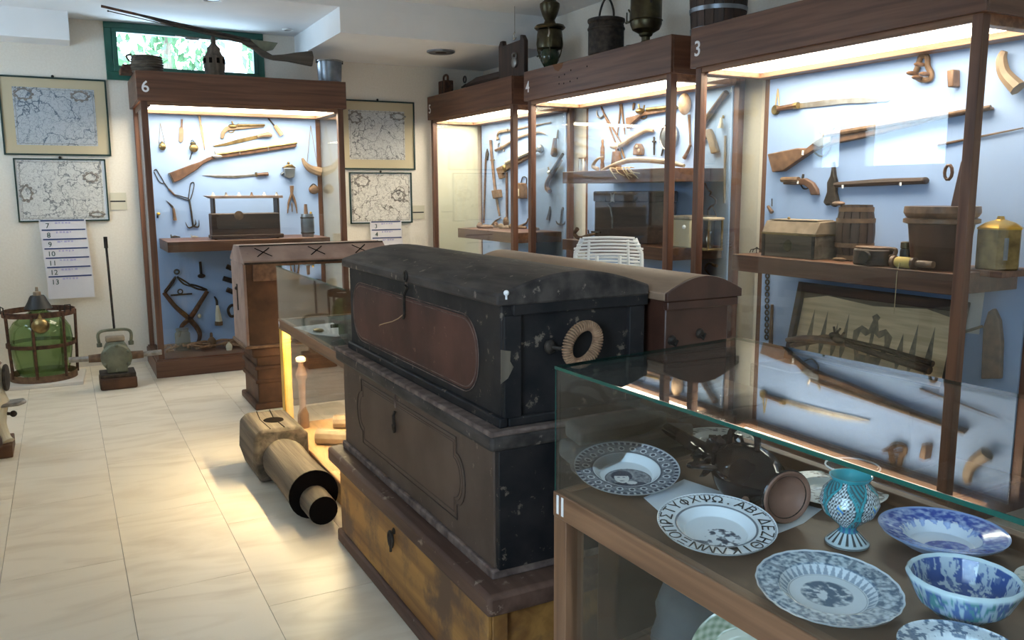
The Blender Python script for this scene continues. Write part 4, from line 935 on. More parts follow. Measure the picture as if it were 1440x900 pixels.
# ---------------------------------------------------------------- cabinet 6
zf(180, 100, 4.5); g6 = 'weapons and tools hung in cabinet 6'
hang(K6, 'cord_flask', 'small round brass flask hanging on a cord at the left of cabinet 6', 'flask', [('body', 'brass', [(B_, (216, 478), (22, 24), .02)]), ('neck', 'brass', [(T_, [(216, 455), (216, 445)], 8)]), ('cord', 'string', [(T_, [(204, 330), (196, 460)], 2), (T_, [(204, 330), (234, 458)], 2)])], g6)
hang(K6, 'wooden_spatula', 'small pale wooden spatula in the upper left of cabinet 6', 'spatula', [('blade', 'palewood', [(Y_, [(322, 365), (330, 350), (346, 352), (352, 380), (348, 440), (335, 455), (320, 445)], .012)]), ('handle', 'walnut', [(T_, [(340, 305), (338, 355)], 6)])], g6)
hang(K6, 'hanging_censer', 'small dark brass censer hanging left of the pistol in cabinet 6', 'censer', [('body', 'brass', [(B_, (414, 488), (28, 26), .025)]), ('lid', 'darkbrass', [(B_, (410, 460), (18, 14), .02)]), ('tail', 'iron', [(T_, [(405, 512), (390, 560)], 3)]), ('loop', 'iron', [(G_, (408, 444), 8, 2)])], g6)
hang(K6, 'wooden_spindle', 'long pointed pale wooden spindle in cabinet 6', 'spindle', [('head', 'lightwood', [(C_, [(442, 272), (448, 280), (452, 300), (457, 340)], [14, 12, 7, 6])]), ('blade', 'lightwood', [(Y_, [(450, 340), (468, 340), (478, 400), (487, 490), (484, 503), (470, 440)], .012)])], g6)
hang(K6, 'flintlock_pistol', 'brass-mounted flintlock pistol at the top of cabinet 6', 'pistol', [('stock', 'horn_brown', [(Y_, [(595, 432), (582, 425), (588, 385), (612, 355), (650, 340), (700, 345), (860, 338), (860, 355), (720, 368), (680, 372), (630, 378), (612, 395), (605, 425)], .025)]), ('barrel', 'brass', [(T_, [(690, 345), (862, 343)], [9, 7], .012)]), ('lock', 'brass', [(B_, (660, 350), (28, 14), .02), (T_, [(665, 345), (655, 318)], 5, .01), (T_, [(680, 345), (700, 335)], 4, .01)]), ('trigger_guard', 'brass', [(C_, [(630, 368), (645, 388), (665, 385), (675, 370)], 3)])], g6)
hang(K6, 'short_sword', 'short curved sword with horn grip below the pistol in cabinet 6', 'sword', [('blade', 'brass', [(Y_, [(533, 473), (600, 458), (700, 430), (815, 405), (820, 428), (720, 452), (620, 472), (548, 480)], .008)]), ('grip', 'horn_brown', [(C_, [(815, 416), (850, 408), (885, 404), (908, 410)], [11, 13, 17, 10])])], g6)
hang(K6, 'small_chisel', 'small chisel with stubby wooden handle in cabinet 6', 'chisel', [('shaft', 'iron', [(T_, [(886, 298), (928, 350)], 5)]), ('handle', 'lightwood', [(T_, [(925, 345), (970, 405)], [12, 16])])], g6)
hang(K6, 'flintlock_musket', 'brass-barrelled flintlock musket slanting across the cabinet on the back wall', 'musket', [('stock', 'walnut', [(Y_, [(258, 645), (400, 590), (450, 575), (500, 548), (560, 530), (760, 500), (1060, 455), (1062, 480), (780, 525), (600, 550), (530, 560), (470, 590), (440, 620), (330, 690), (290, 705)], .03)]), ('barrel', 'brass', [(T_, [(560, 528), (1065, 455)], [9, 6], .016)]), ('lock', 'bright_steel', [(B_, (560, 540), (34, 12), .03), (T_, [(552, 535), (546, 508)], 6, .02), (T_, [(575, 532), (592, 540)], 5, .02)]), ('barrel_band', 'steel', [(T_, [(700, 500), (705, 530)], 4, .028), (T_, [(880, 475), (884, 505)], 4, .028)]), ('butt_plate', 'steel', [(T_, [(256, 645), (288, 706)], 6, .008)])], g6)
hang(K6, 'curved_sabre', 'thin dark sabre with brass guard hung under the musket in cabinet 6', 'sabre', [('blade', 'steel', [(Y_, [(468, 658), (560, 658), (680, 660), (805, 650), (806, 664), (680, 678), (560, 674)], .008)]), ('guard', 'brass', [(T_, [(808, 640), (814, 668)], 7)]), ('grip', 'walnut', [(T_, [(815, 655), (885, 650)], [9, 12])])], g6)
hang(K6, 'metal_canteen', 'squat pierced metal canteen with brass lid in cabinet 6', 'canteen', [('body', 'pewter', [(Y_, [(978, 612), (1050, 612), (1044, 672), (1010, 680), (985, 670)], .06)]), ('lid', 'brass', [(Y_, [(970, 612), (1000, 592), (1030, 592), (1055, 612)], .06)]), ('knob', 'brass', [(B_, (1012, 582), (9, 9), .02)]), ('spout', 'pewter', [(T_, [(985, 640), (966, 655)], 8)])], g6)
hang(K6, 'powder_horn', 'curved pale powder horn hanging on long cords at the right of cabinet 6', 'horn', [('horn', 'horn_brown', [(C_, [(1095, 552), (1115, 590), (1150, 620), (1210, 640)], [7, 16, 24, 30])]), ('cord', 'string', [(T_, [(1155, 345), (1130, 600)], 2), (T_, [(1155, 345), (1200, 615)], 2)])], g6)
hang(K6, 'leather_pouch', 'small dark leather pouch low on the right panel of cabinet 6', 'pouch', [('bag', 'leather', [(B_, (1172, 750), (34, 28), .03)]), ('strap', 'iron', [(C_, [(1145, 735), (1170, 715), (1205, 750)], 4, .03)])], g6)
hang(K6, 'long_tongs', 'long spreading wooden tongs hanging beside the dark keg in cabinet 6', 'tongs', [('head', 'leather', [(Y_, [(1022, 725), (1048, 725), (1042, 790), (1028, 790)], .02)]), ('leg', 'leather', [(C_, [(1034, 780), (1015, 830), (1008, 900)], [9, 7, 3])]), ('leg', 'leather', [(C_, [(1036, 780), (1056, 830), (1068, 900)], [9, 7, 3])]), ('tongue', 'leather', [(T_, [(1036, 830), (1038, 890)], [4, 3])])], g6)
zf(210, 230, 7.825)
hang(K6, 'grapnel_chain', 'iron grapnel on long chain links at the left of cabinet 6', 'grapnel', [('link', 'iron', [(C_, [(50, 80), (75, 65), (110, 120), (160, 210), (110, 200), (50, 90)], 5)]), ('link', 'iron', [(T_, [(165, 215), (215, 285)], 6)]), ('link', 'rust', [(T_, [(210, 280), (275, 345)], 10)]), ('link', 'iron', [(C_, [(270, 340), (350, 360), (430, 385), (420, 402), (340, 378), (268, 350)], 5)]), ('link', 'iron', [(C_, [(430, 390), (450, 240), (470, 208), (492, 220), (480, 300), (450, 395)], 5)]), ('shank', 'iron', [(C_, [(435, 395), (455, 500), (480, 690)], 10)]), ('fluke', 'iron', [(C_, [(482, 690), (430, 705), (395, 645)], [9, 7, 2])]), ('fluke', 'iron', [(C_, [(482, 690), (510, 665), (505, 615)], [9, 7, 2])]), ('fluke', 'iron', [(C_, [(482, 690), (540, 695), (545, 620)], [9, 7, 2])])], g6)
hang(K6, 'pruning_knife', 'little curved pruning knife with wooden handle left in cabinet 6', 'knife', [('blade', 'iron', [(Y_, [(180, 402), (225, 435), (265, 470), (268, 520), (245, 490), (215, 445)], .006)]), ('handle', 'leather', [(T_, [(262, 490), (280, 625)], [13, 20])])], g6)
hang(K6, 'brass_tap', 'small brass tap at the left edge of cabinet 6', 'tap', [('knob', 'gold', [(B_, (98, 552), (20, 16), .02)]), ('stem', 'iron', [(T_, [(90, 565), (90, 600)], 9)])], g6)
zf(180, 300, 4.5)
hang(K6, 'ice_tongs', 'large iron tongs hanging from a chain low in cabinet 6', 'tongs', [('arm', 'rust', [(C_, [(225, 500), (300, 590), (390, 670), (445, 740), (450, 790), (425, 835)], [12, 14, 16, 15, 12, 5])]), ('arm', 'rust', [(C_, [(500, 490), (450, 570), (395, 655), (340, 710), (320, 780)], [12, 14, 16, 13, 6])]), ('link', 'iron', [(C_, [(228, 495), (255, 460), (300, 400), (285, 440), (240, 500)], 5)]), ('link', 'iron', [(C_, [(310, 400), (360, 430), (400, 460), (350, 445), (312, 405)], 5)]), ('link', 'iron', [(C_, [(395, 450), (440, 460), (500, 485), (440, 478), (395, 458)], 6)]), ('top_ring', 'iron', [(G_, (308, 370), 14, 5)]), ('rivet', 'iron', [(D_, (388, 662), 14, .012, .035)])], g6)
hang(K6, 'hammer_hook', 'small dark hammer hanging under the shelf of cabinet 6', 'hammer', [('handle', 'iron', [(T_, [(455, 305), (462, 385)], 8)]), ('head', 'iron', [(B_, (463, 395), (24, 14), .02)])], g6)
hang(K6, 'iron_key', 'short iron key with ring above the crossing of the big tongs', 'key', [('shaft', 'iron', [(T_, [(270, 518), (405, 508)], 5)]), ('bow', 'iron', [(G_, (330, 495), 14, 4)])], g6)
hang(K6, 'bone_horn', 'pale bone horn with dark tip low in cabinet 6', 'horn', [('cone', 'ivory', [(C_, [(562, 580), (566, 630), (572, 685)], [7, 16, 22])]), ('tip', 'iron', [(C_, [(545, 525), (558, 550), (562, 582)], [4, 7, 8])]), ('base', 'leather', [(T_, [(570, 680), (571, 705)], 24)])], g6)
hang(K6, 'white_plug', 'tiny white metal plug beside the big tongs in cabinet 6', 'plug', [('plug', 'ivory', [(B_, (450, 648), (12, 14), .015)])], g6)
for i, (v, lab) in enumerate(((350, 'uppermost short dark iron shackle at the right of cabinet 6'), (425, 'middle slanting iron bolt at the right of cabinet 6'), (495, 'lowest short dark iron shackle at the right of cabinet 6'))):
    hang(K6, 'iron_shackle', lab, 'shackle', [('bar', 'iron', [(T_, [(600 if i == 1 else 622, v-15), (690, v+12)], 16)]), ('pin', 'bright_steel', [(D_, (668, v+5), 8, .01, .04)])], 'iron shackles in cabinet 6')
hang(K6, 'iron_hook', 'round iron hook with long stem beside the gabled chest', 'hook', [('bow', 'iron', [(C_, [(690, 640), (650, 650), (632, 610), (655, 580), (690, 590)], 9)]), ('stem', 'iron', [(T_, [(680, 640), (682, 740)], 6)])], g6)
TF[0] = None
# things standing on the shelf of cabinet 6
SZ = 1.135
def box3(u0, u1, v0, y, dy, h): a, b = P(u0, v0, y=y), P(u1, v0, y=y); return a.x, b.x, y, y+dy, SZ, SZ+h
a, b = P(291, 300, y=7.86), P(399, 300, y=7.86); zt = P(345, 277, y=7.86).z
t = thing('wooden_rack', 'pinkish topped wooden rack with small knobs on the shelf of cabinet 6', 'rack', ((a.x+b.x)/2, 7.95, SZ))
MB().prism([(a.x, 7.86, zt+.012), (a.x+.05, 7.86, zt-.012), (b.x, 7.86, zt-.012), (b.x, 7.86, zt+.012)], (0, .2, 0)).build('top_board', 'gable_pink', t, bevel=.003)
for x in (a.x+.06, b.x-.05): MB().bx(x, x+.018, 7.88, 8.05, SZ, zt-.012).build('end_board', 'dark_z', t, bevel=.002)
for k in range(6):
    x = a.x+.07+k*.112; MB().lathe([(.018, 0), (.012, .01), (.006, .03)], 10, Matrix.Translation((x, 7.92, zt+.012))).build('knob', ['ivory', 'steel', 'ivory', 'stockwood', 'ivory', 'steel'][k], t)
a, b = P(297, 300, y=7.70), P(393, 300, y=7.70); zc = P(340, 300, y=7.70).z
t = thing('wooden_casket', 'very dark wooden casket with round lock under the pinkish rack', 'casket', ((a.x+b.x)/2, 7.78, SZ))
MB().bx(a.x, b.x, 7.70, 7.86, SZ+.03, zc).build('body', 'dark_x', t, bevel=.008)
MB().bx(a.x-.01, b.x+.03, 7.69, 7.865, SZ+.008, SZ+.04).build('base', 'dark_x', t, bevel=.006)
for x in (a.x+.03, b.x-.02): MB().ball((x, 7.72, SZ+.012), .016, 8).build('foot', 'stockwood', t)
c = P(336, 303, y=7.695); MB().lathe([(.04, 0), (.04, .008), (.02, .014)], 16, axis_m((c.x, 7.70, c.z), (c.x, 7.0, c.z))).build('lock_plate', 'leather', t)
c = P(433, 331, y=7.8)
t = thing('dark_keg', 'dark little keg with cork stopper at the right end of the shelf in cabinet 6', 'keg', (c.x, 7.8, SZ))
MB().lathe([(.052, 0), (.060, .05), (.062, .11), (.060, .17), (.054, .21)], 20, Matrix.Translation((c.x, 7.8, SZ))).build('body', 'pewter', t)
for z in (.03, .17): MB().lathe([(.062, z), (.0635, z+.006), (.062, z+.012)], 20, Matrix.Translation((c.x, 7.8, SZ)), cap=False).build('hoop', 'iron', t)
MB().lathe([(.02, .21), (.018, .24), (.014, .30), (.010, .30)], 12, Matrix.Translation((c.x-.01, 7.8, SZ))).build('stopper', 'stockwood', t)
MB().ball((c.x+.03, 7.78, SZ+.22), .012, 8).build('stud', 'gold', t)
for i, (u, v, mm, lab) in enumerate(((246, 335, 'iron', 'leftmost small lock part on the shelf of cabinet 6'), (260, 334, 'iron', 'dark hammer-like lock part on the shelf of cabinet 6'), (273, 335, 'bright_steel', 'short steel blade lying on the shelf of cabinet 6'), (385, 333, 'brass', 'brass lock part before the dark casket in cabinet 6'), (413, 328, 'stockwood', 'small brown carved fitting left of the dark keg'))):
    c = P(u, v, z=SZ); s = mpp(c)
    t = thing('lock_part', lab, 'lock part', (c.x, c.y, SZ), R(20*i), group='small lock parts in cabinet 6')
    MB().tube([(-.035, 0, .010), (0, .01, .014), (.045, -.006, .009)], [.007, .011, .005], 8).build('body', mm, t, local=True)
    MB().tube([(-.03, 0, .012), (-.032, .004, .035)], [.007, .004], 8).build('arm', mm, t, local=True)
c = P(355, 333, z=SZ); tag(MB().bx(c.x-.03, c.x+.03, c.y-.02, c.y+.02, SZ, SZ+.045).build('ivory_block', 'ivory', bevel=.006), 'small ivory block at the front edge of the shelf in cabinet 6', 'block')
# on the floor of cabinet 6
FZ = .155
c = P(258, 492, z=FZ); t = thing('glass_jar', 'cloudy glass jar standing on the floor of cabinet 6', 'jar', (c.x, c.y, FZ))
MB().lathe([(.06, 0), (.065, .02), (.065, .15), (.05, .17), (.05, .18)], 20, Matrix.Translation((c.x, c.y, FZ))).build('body', 'jar_glass', t)
MB().lathe([(.055, .18), (.055, .195), (.02, .20)], 20, Matrix.Translation((c.x, c.y, FZ))).build('lid', 'pewter', t)
rn = random.Random(2); m = MB(); a = P(245, 498, z=FZ)
for k in range(26):
    pts = []; x, y = a.x+rn.uniform(0, .75), a.y+rn.uniform(0, .28)
    for j in range(5): pts.append((x, y, FZ+.012+rn.uniform(0, .05))); x += rn.uniform(-.09, .12); y += rn.uniform(-.04, .04); y = max(7.60, min(y, 8.1)); x = max(.72, min(x, 1.75))
    m.tube(spline(pts, 4), .009, 6)
tag(m.build('fishing_net', 'rope'), 'tangled brown fishing net heaped on the floor of cabinet 6', 'net', kind='stuff')
for (u, v, h, mm, lab) in ((297, 487, .13, 'leather', 'small brown stoppered jar on the net in cabinet 6'), (321, 491, .09, 'ivory', 'tiny ivory flask on the net in cabinet 6')):
    c = P(u, v, z=FZ+.0); r = h*.32
    t = thing('small_flask', lab, 'flask', (c.x, c.y-.05, FZ)); M_ = Matrix.Translation((c.x, c.y-.05, FZ))
    MB().lathe([(r*.8, 0), (r, h*.3), (r*.8, h*.55), (r*.3, h*.75), (r*.35, h*.85)], 14, M_).build('body', mm, t); MB().lathe([(r*.3, h*.85), (r*.28, h), (r*.1, h*1.05)], 10, M_).build('stopper', 'stockwood', t)

# ---------------------------------------------------------------- cabinet 5
zf(640, 130, 4.29); g5 = 'weapons and tools hung in cabinet 5'
hang(KR, 'pole_spear', 'slim dark spear standing at the far left of cabinet 5', 'spear', [('shaft', 'walnut', [(T_, [(190, 400), (178, 790)], 6)]), ('head', 'iron', [(Y_, [(197, 338), (206, 370), (200, 410), (184, 410), (188, 370)], .012)])], g5)
hang(KR, 'scabbard_sword', 'long sword in wooden scabbard with pouch in cabinet 5', 'sword', [('scabbard', 'stockwood', [(C_, [(221, 288), (232, 420), (250, 590), (276, 745)], [9, 9, 9, 6])]), ('pouch', 'leather', [(Y_, [(242, 592), (282, 585), (288, 632), (252, 642)], .05)]), ('band', 'brass', [(T_, [(222, 410), (246, 408)], 4, .012)])], g5)
hang(KR, 'cane_sword', 'thin sword with drooping carved pommel at the top of cabinet 5', 'sword', [('grip', 'palewood', [(C_, [(268, 286), (266, 262), (280, 240), (330, 230)], [12, 7, 9, 10])]), ('blade', 'palewood', [(T_, [(330, 230), (585, 180)], [7, 3])])], g5)
hang(KR, 'basket_sabre', 'sabre with round basket guard and curved blade in cabinet 5', 'sabre', [('guard', 'steel', [(G_, (270, 328), 20, 3.5), (T_, [(285, 318), (300, 355)], 4)]), ('grip', 'walnut', [(T_, [(254, 350), (292, 334)], [9, 11])]), ('blade', 'palewood', [(C_, [(292, 332), (380, 278), (460, 250), (520, 242), (556, 254)], [9, 8, 8, 6, 2])])], g5)
hang(KR, 'short_blunderbuss', 'short wide-mouthed blunderbuss hung slanting in cabinet 5', 'blunderbuss', [('stock', 'leather', [(Y_, [(262, 458), (326, 428), (400, 385), (470, 358), (475, 385), (405, 425), (345, 455), (300, 488), (304, 515), (282, 524)], .035)]), ('barrel', 'bright_steel', [(T_, [(330, 425), (470, 362), (520, 345)], [12, 10, 14], .02)]), ('muzzle', 'steel', [(B_, (532, 340), (20, 26), .03)]), ('lock', 'brass', [(B_, (320, 455), (16, 22), .035)])], g5)
hang(KR, 'iron_rod', 'straight upright iron rod below the blunderbuss in cabinet 5', 'rod', [('rod', 'walnut', [(T_, [(318, 480), (320, 760)], 8)])], g5)
hang(KR, 'tin_lantern', 'arched tin candle lantern with wire handle in cabinet 5', 'lantern', [('case', 'leather', [(Y_, [(384, 640), (386, 570), (408, 545), (432, 548), (438, 580), (438, 640)], .08)]), ('window', 'ivory', [(Y_, [(404, 625), (406, 580), (430, 582), (430, 625)], .006, .08)]), ('handle', 'iron', [(C_, [(398, 555), (410, 512), (432, 515), (432, 552)], 3)])], g5)
hang(KR, 'powder_flask', 'pear-shaped brown powder flask at the right of cabinet 5', 'flask', [('body', 'stockwood', [(C_, [(622, 275), (618, 330), (616, 372), (614, 388)], [11, 17, 23, 12])]), ('nozzle', 'bright_steel', [(T_, [(629, 225), (622, 278)], [4, 9])])], g5)
hang(KR, 'dark_pistol', 'dark long-barrelled pistol hung muzzle up in cabinet 5', 'pistol', [('stock', 'walnut', [(C_, [(655, 410), (605, 482), (572, 535), (566, 575), (584, 598)], [9, 14, 14, 15, 15])]), ('barrel', 'iron', [(T_, [(675, 372), (600, 485)], [9, 11], .025)]), ('lock', 'bright_steel', [(B_, (590, 485), (18, 16), .03), (T_, [(585, 478), (577, 452)], 5, .02)])], g5)
hang(KR, 'small_knife', 'small dark broad knife low in cabinet 5', 'knife', [('blade', 'iron', [(Y_, [(574, 686), (580, 720), (572, 772), (552, 768), (564, 730)], .01)])], g5)
hang(KR, 'small_grapnel', 'small three-armed grapnel low at the right of cabinet 5', 'grapnel', [('shank', 'iron', [(T_, [(652, 708), (643, 798)], 7)]), ('fluke', 'iron', [(C_, [(643, 798), (622, 790), (614, 775)], [6, 5, 2])]), ('fluke', 'iron', [(C_, [(643, 798), (662, 794), (668, 778)], [6, 5, 2])]), ('ring', 'iron', [(G_, (652, 702), 8, 3)])], g5)
TF[0] = None
S5 = 1.178
for i, (u, v, L_, an, mm, lab) in enumerate(((666, 322, .22, 10, 'leather', 'long dark club lying at the left of the shelf in cabinet 5'), (684, 325, .16, 35, 'stockwood', 'bent wooden tool lying on the shelf of cabinet 5'), (700, 322, .20, -20, 'walnut', 'dark stick lying in the middle of the shelf in cabinet 5'), (713, 325, .12, 60, 'palewood', 'pale round mallet on the shelf of cabinet 5'), (745, 325, .18, 25, 'leather', 'short dark bar at the right of the shelf in cabinet 5'), (765, 327, .14, -10, 'stockwood', 'brown peg at the right end of the shelf in cabinet 5'))):
    c = P(u, v-3, z=S5); c.x = max(3.62, min(c.x, 3.92)); c.y = max(6.85, min(c.y, 7.65))
    t = thing('wooden_tool', lab, 'tool', (c.x, c.y, S5), R(an+90), group='old tools on the shelf of cabinet 5')
    MB().tube([(-L_/2, 0, .018), (0, .015, .02), (L_/2, 0, .016)], [.012, .017, .010], 8).build('shaft', mm, t, local=True)
    MB().ball((L_/2, 0, .028), (.03, .026, .027), 10).build('head', mm, t, local=True)
hang(KR, 'deer_antler', 'curved antler pair rising over the shelf of cabinet 5', 'antler', [('beam', 'leather', [(C_, [(692, 318), (698, 311), (706, 306)], [1.6, 1.4, .6])]), ('beam', 'leather', [(C_, [(732, 318), (741, 314), (744, 307)], [1.6, 1.4, .6])]), ('skull', 'leather', [(B_, (715, 312), (5, 7), .03)])], g5)
# ---------------------------------------------------------------- cabinet 4
zf(740, 100, 4.737); g4 = 'weapons and tools hung in cabinet 4'
hang(KR, 'hay_sickle', 'hooked iron tool with two long shafts at the top left of cabinet 4', 'sickle', [('shaft', 'stockwood', [(T_, [(505, 238), (605, 490)], 6)]), ('shaft', 'stockwood', [(T_, [(525, 285), (640, 480)], 6)]), ('hook', 'steel', [(C_, [(475, 262), (482, 300), (505, 312), (528, 288)], [3, 6, 7, 6])])], g4)
hang(KR, 'iron_dividers', 'slim pair of dividers hanging open at the top of cabinet 4', 'dividers', [('leg', 'leather', [(T_, [(638, 222), (614, 425)], [8, 4])]), ('leg', 'leather', [(T_, [(640, 222), (664, 422)], [8, 4])]), ('hinge', 'leather', [(B_, (639, 226), (11, 9), .015)])], g4)
hang(KR, 'small_pendant', 'small dark pendant right of the dividers in cabinet 4', 'pendant', [('pendant', 'leather', [(Y_, [(720, 210), (730, 215), (724, 250), (715, 265), (714, 240)], .015)])], g4)
hang(KR, 'ornate_blunderbuss', 'wide blunderbuss with ornate lock at the top of cabinet 4', 'blunderbuss', [('stock', 'stockwood', [(Y_, [(683, 312), (740, 298), (800, 275), (850, 252), (930, 246), (1000, 234), (1002, 262), (930, 276), (850, 290), (780, 302), (725, 350), (690, 386)], .035)]), ('barrel', 'brass', [(T_, [(830, 258), (1005, 240)], [13, 15], .02)]), ('lock', 'brass', [(B_, (788, 268), (34, 20), .04), (T_, [(775, 262), (768, 222)], 6, .02), (T_, [(800, 255), (806, 228)], 6, .02)]), ('trigger_guard', 'brass', [(C_, [(755, 300), (775, 318), (800, 310), (805, 292)], 4)]), ('muzzle', 'brass', [(B_, (1012, 244), (10, 16), .03)])], g4)
hang(KR, 'wooden_yoke', 'bent pale wooden plough beam crossing cabinet 4', 'plough beam', [('beam', 'palewood', [(C_, [(600, 505), (660, 488), (740, 435), (820, 396), (862, 400)], [17, 18, 15, 14, 11])]), ('socket', 'ivory', [(B_, (620, 500), (34, 22), .045)]), ('tine', 'leather', [(T_, [(612, 515), (640, 585)], [9, 5])]), ('tine', 'leather', [(T_, [(640, 510), (662, 580)], [9, 5])])], g4)
hang(KR, 'frying_pan', 'round grey iron pan hung behind the front post of cabinet 4', 'pan', [('dish', 'pewter', [(D_, (965, 440), 86, .03)]), ('rim', 'steel', [(G_, (965, 440), 86, 6, .02)]), ('handle', 'iron', [(T_, [(915, 520), (905, 565)], 6)])], g4)
hang(KR, 'wooden_ladle', 'large pale wooden ladle hung upside down in cabinet 4', 'ladle', [('bowl', 'lightwood', [(B_, (1092, 222), (38, 72), .05)]), ('handle', 'leather', [(C_, [(1092, 290), (1098, 420), (1100, 500)], [10, 7, 8])])], g4)
hang(KR, 'axe_haft', 'dark wooden haft with knobbed foot low beside the pan', 'haft', [('haft', 'leather', [(C_, [(1062, 580), (1085, 540), (1105, 490)], [14, 12, 9])])], g4)
hang(KR, 'long_musket', 'long brown gun barrel hung steeply at the right of cabinet 4', 'musket', [('stock', 'stockwood', [(C_, [(1180, 378), (1225, 310), (1280, 232), (1352, 142)], [17, 18, 17, 20])]), ('barrel', 'leather', [(T_, [(1230, 300), (1350, 140)], 9, .03)])], g4)
hang(KR, 'hand_axe', 'hand axe with pale blade hung under the long gun in cabinet 4', 'axe', [('haft', 'leather', [(T_, [(1180, 478), (1232, 398)], 11)]), ('head', 'palewood', [(Y_, [(1204, 392), (1240, 384), (1262, 430), (1296, 540), (1250, 552), (1230, 470), (1210, 420)], .03)])], g4)
hang(KR, 'small_bell', 'small pale bell hung at the right of cabinet 4', 'bell', [('body', 'ivory', [(C_, [(1317, 310), (1316, 345), (1312, 380)], [7, 13, 22])]), ('handle', 'brass', [(T_, [(1317, 295), (1317, 315)], 6)])], g4)
hang(KR, 'wooden_staff', 'long thin wooden staff standing at the right of cabinet 4', 'staff', [('staff', 'palewood', [(T_, [(1332, 430), (1326, 880)], 8)])], g4)
hang(KR, 'lion_plaque', 'little carved dark plaque below the plough beam in cabinet 4', 'plaque', [('body', 'leather', [(Y_, [(728, 560), (732, 505), (748, 482), (775, 484), (790, 515), (788, 560)], .03)]), ('relief', 'bone', [(B_, (758, 505), (12, 14), .022), (B_, (772, 530), (9, 14), .022)])], g4)
hang(KR, 'iron_cross', 'small iron cross hanging left of the pan in cabinet 4', 'cross', [('upright', 'iron', [(T_, [(856, 438), (856, 560)], 6)]), ('arm', 'iron', [(T_, [(846, 470), (868, 470)], 6)])], g4)
hang(KR, 'mule_chain', 'twisted iron chain with trap hanging low at the right of cabinet 4', 'chain', [('link', 'rust', [(C_, [(1195, 745), (1215, 790), (1235, 805), (1225, 830)], 6)]), ('link', 'rust', [(C_, [(1225, 825), (1262, 850), (1265, 880), (1240, 900)], 6)]), ('link', 'rust', [(C_, [(1240, 895), (1215, 930), (1225, 985), (1250, 1005), (1270, 960), (1245, 900)], 6)]), ('trap', 'iron', [(B_, (1240, 985), (16, 28), .03)])], g4)
TF[0] = None
hang(KR, 'hand_sickle', 'dark curved sickle low in cabinet 4 behind the posts', 'sickle', [('blade', 'iron', [(C_, [(1006, 372), (998, 370), (993, 378), (1000, 387)], [1.5, 1.6, 1.5, .5])]), ('grip', 'leather', [(T_, [(1004, 372), (1010, 374)], 2.2)])], g4)
# upper shelf of cabinet 4
U4, L4 = 1.695, 1.163
c = P(819, 240, z=U4); c.x, c.y = 3.66, 5.69
def pos(u, v, x): p = P(u, v, x=x); return p
c = pos(819, 239, 3.70); t = thing('metal_jug', 'small silvery metal jug at the left end of the upper shelf in cabinet 4', 'jug', (c.x, c.y, U4)); s = mpp(c); M_ = Matrix.Translation((c.x, c.y, U4))
MB().lathe([(6.2*s, 0), (6.6*s, 2*s), (5.8*s, 12*s), (5.2*s, 18*s), (6*s, 19.5*s)], 20, M_).build('body', 'bright_steel', t)
MB().tube(spline([(c.x, c.y+5.5*s, U4+17*s), (c.x, c.y+10*s, U4+16*s), (c.x, c.y+9*s, U4+8*s), (c.x, c.y+6*s, U4+5*s)], 5), .9*s, 6).build('handle', 'bright_steel', t)
MB().prism([(c.x-.006, c.y-5*s, U4+19*s), (c.x-.006, c.y-9*s, U4+20*s), (c.x-.006, c.y-5*s, U4+15*s)], (.012, 0, 0)).build('spout', 'bright_steel', t)
def shelfcurve(name, label, cat, x, z, pts, rad, mt, extra=None):
    p3 = [P(u, v, x=x) for (u, v) in pts]; s = mpp(p3[0]); r = [a*s for a in rad]
    zmin = min(p.z-a for p, a in zip(p3, r)); p3 = [p+Vector((0, 0, z-zmin)) for p in p3]
    return tag(MB().tube(spline(p3, 5), lerp_list(r, 5), 10).build(name, mt), label, cat)
shelfcurve('cow_horn', 'curved yellow horn standing on the upper shelf of cabinet 4', 'horn', 3.66, U4, [(848, 219), (839, 224), (834, 233), (841, 237)], [.8, 2.0, 2.8, 2.8], 'bone')
shelfcurve('long_tusk', 'long bowed grey tusk lying along the upper shelf of cabinet 4', 'tusk', 3.75, U4, [(846, 236), (868, 227), (892, 221), (932, 223), (962, 229)], [1.6, 3.2, 4, 3.6, 2.2], 'bone')
c = pos(862, 232, 3.85)
t = thing('wooden_wedge', 'upright wooden wedge standing behind the horn in cabinet 4', 'wedge', (c.x, c.y, U4)); s = mpp(c)
MB().prism([(c.x, c.y+7*s, U4), (c.x, c.y-7*s, U4), (c.x, c.y-3*s, U4+28*s), (c.x, c.y+3*s, U4+28*s)], (.06, 0, 0)).build('block', 'stockwood', t, bevel=.004)
MB().tube([(c.x+.03, c.y, U4+26*s), (c.x+.03, c.y, U4+34*s)], [2*s, 1.4*s], 8).build('peg', 'stockwood', t)
c = pos(847, 236, 3.92); s = mpp(c); t = thing('carved_staff', 'carved dark wooden figure staff standing on the upper shelf of cabinet 4', 'staff', (c.x, c.y, U4)); M_ = Matrix.Translation((c.x, c.y, U4))
MB().lathe([(3*s, 0), (3.2*s, 10*s), (2.2*s, 14*s), (3.4*s, 20*s), (3*s, 34*s), (1.6*s, 38*s), (2.2*s, 43*s), (1*s, 46*s)], 14, M_).build('shaft', 'stockwood', t)
MB().ball((c.x, c.y, U4+46*s), 1.8*s, 10).build('knob', 'ivory', t)
rn = random.Random(8); m = MB(); e = P(872, 239, x=3.56)
for k in range(10):
    y = e.y+rn.uniform(-.12, .14); m.tube(spline([(3.60, y, U4+.012), (3.55, y-.01, U4+.014), (3.542, y-.05, U4-.01-rn.uniform(0, .02)), (3.542, y-.10-rn.uniform(0, .06), U4-.02-rn.uniform(0, .05))], 4), .003, 5)
tag(m.build('cord_fringe', 'twine'), 'pale knotted cord fringe hanging over the upper shelf of cabinet 4', 'cord', kind='stuff')
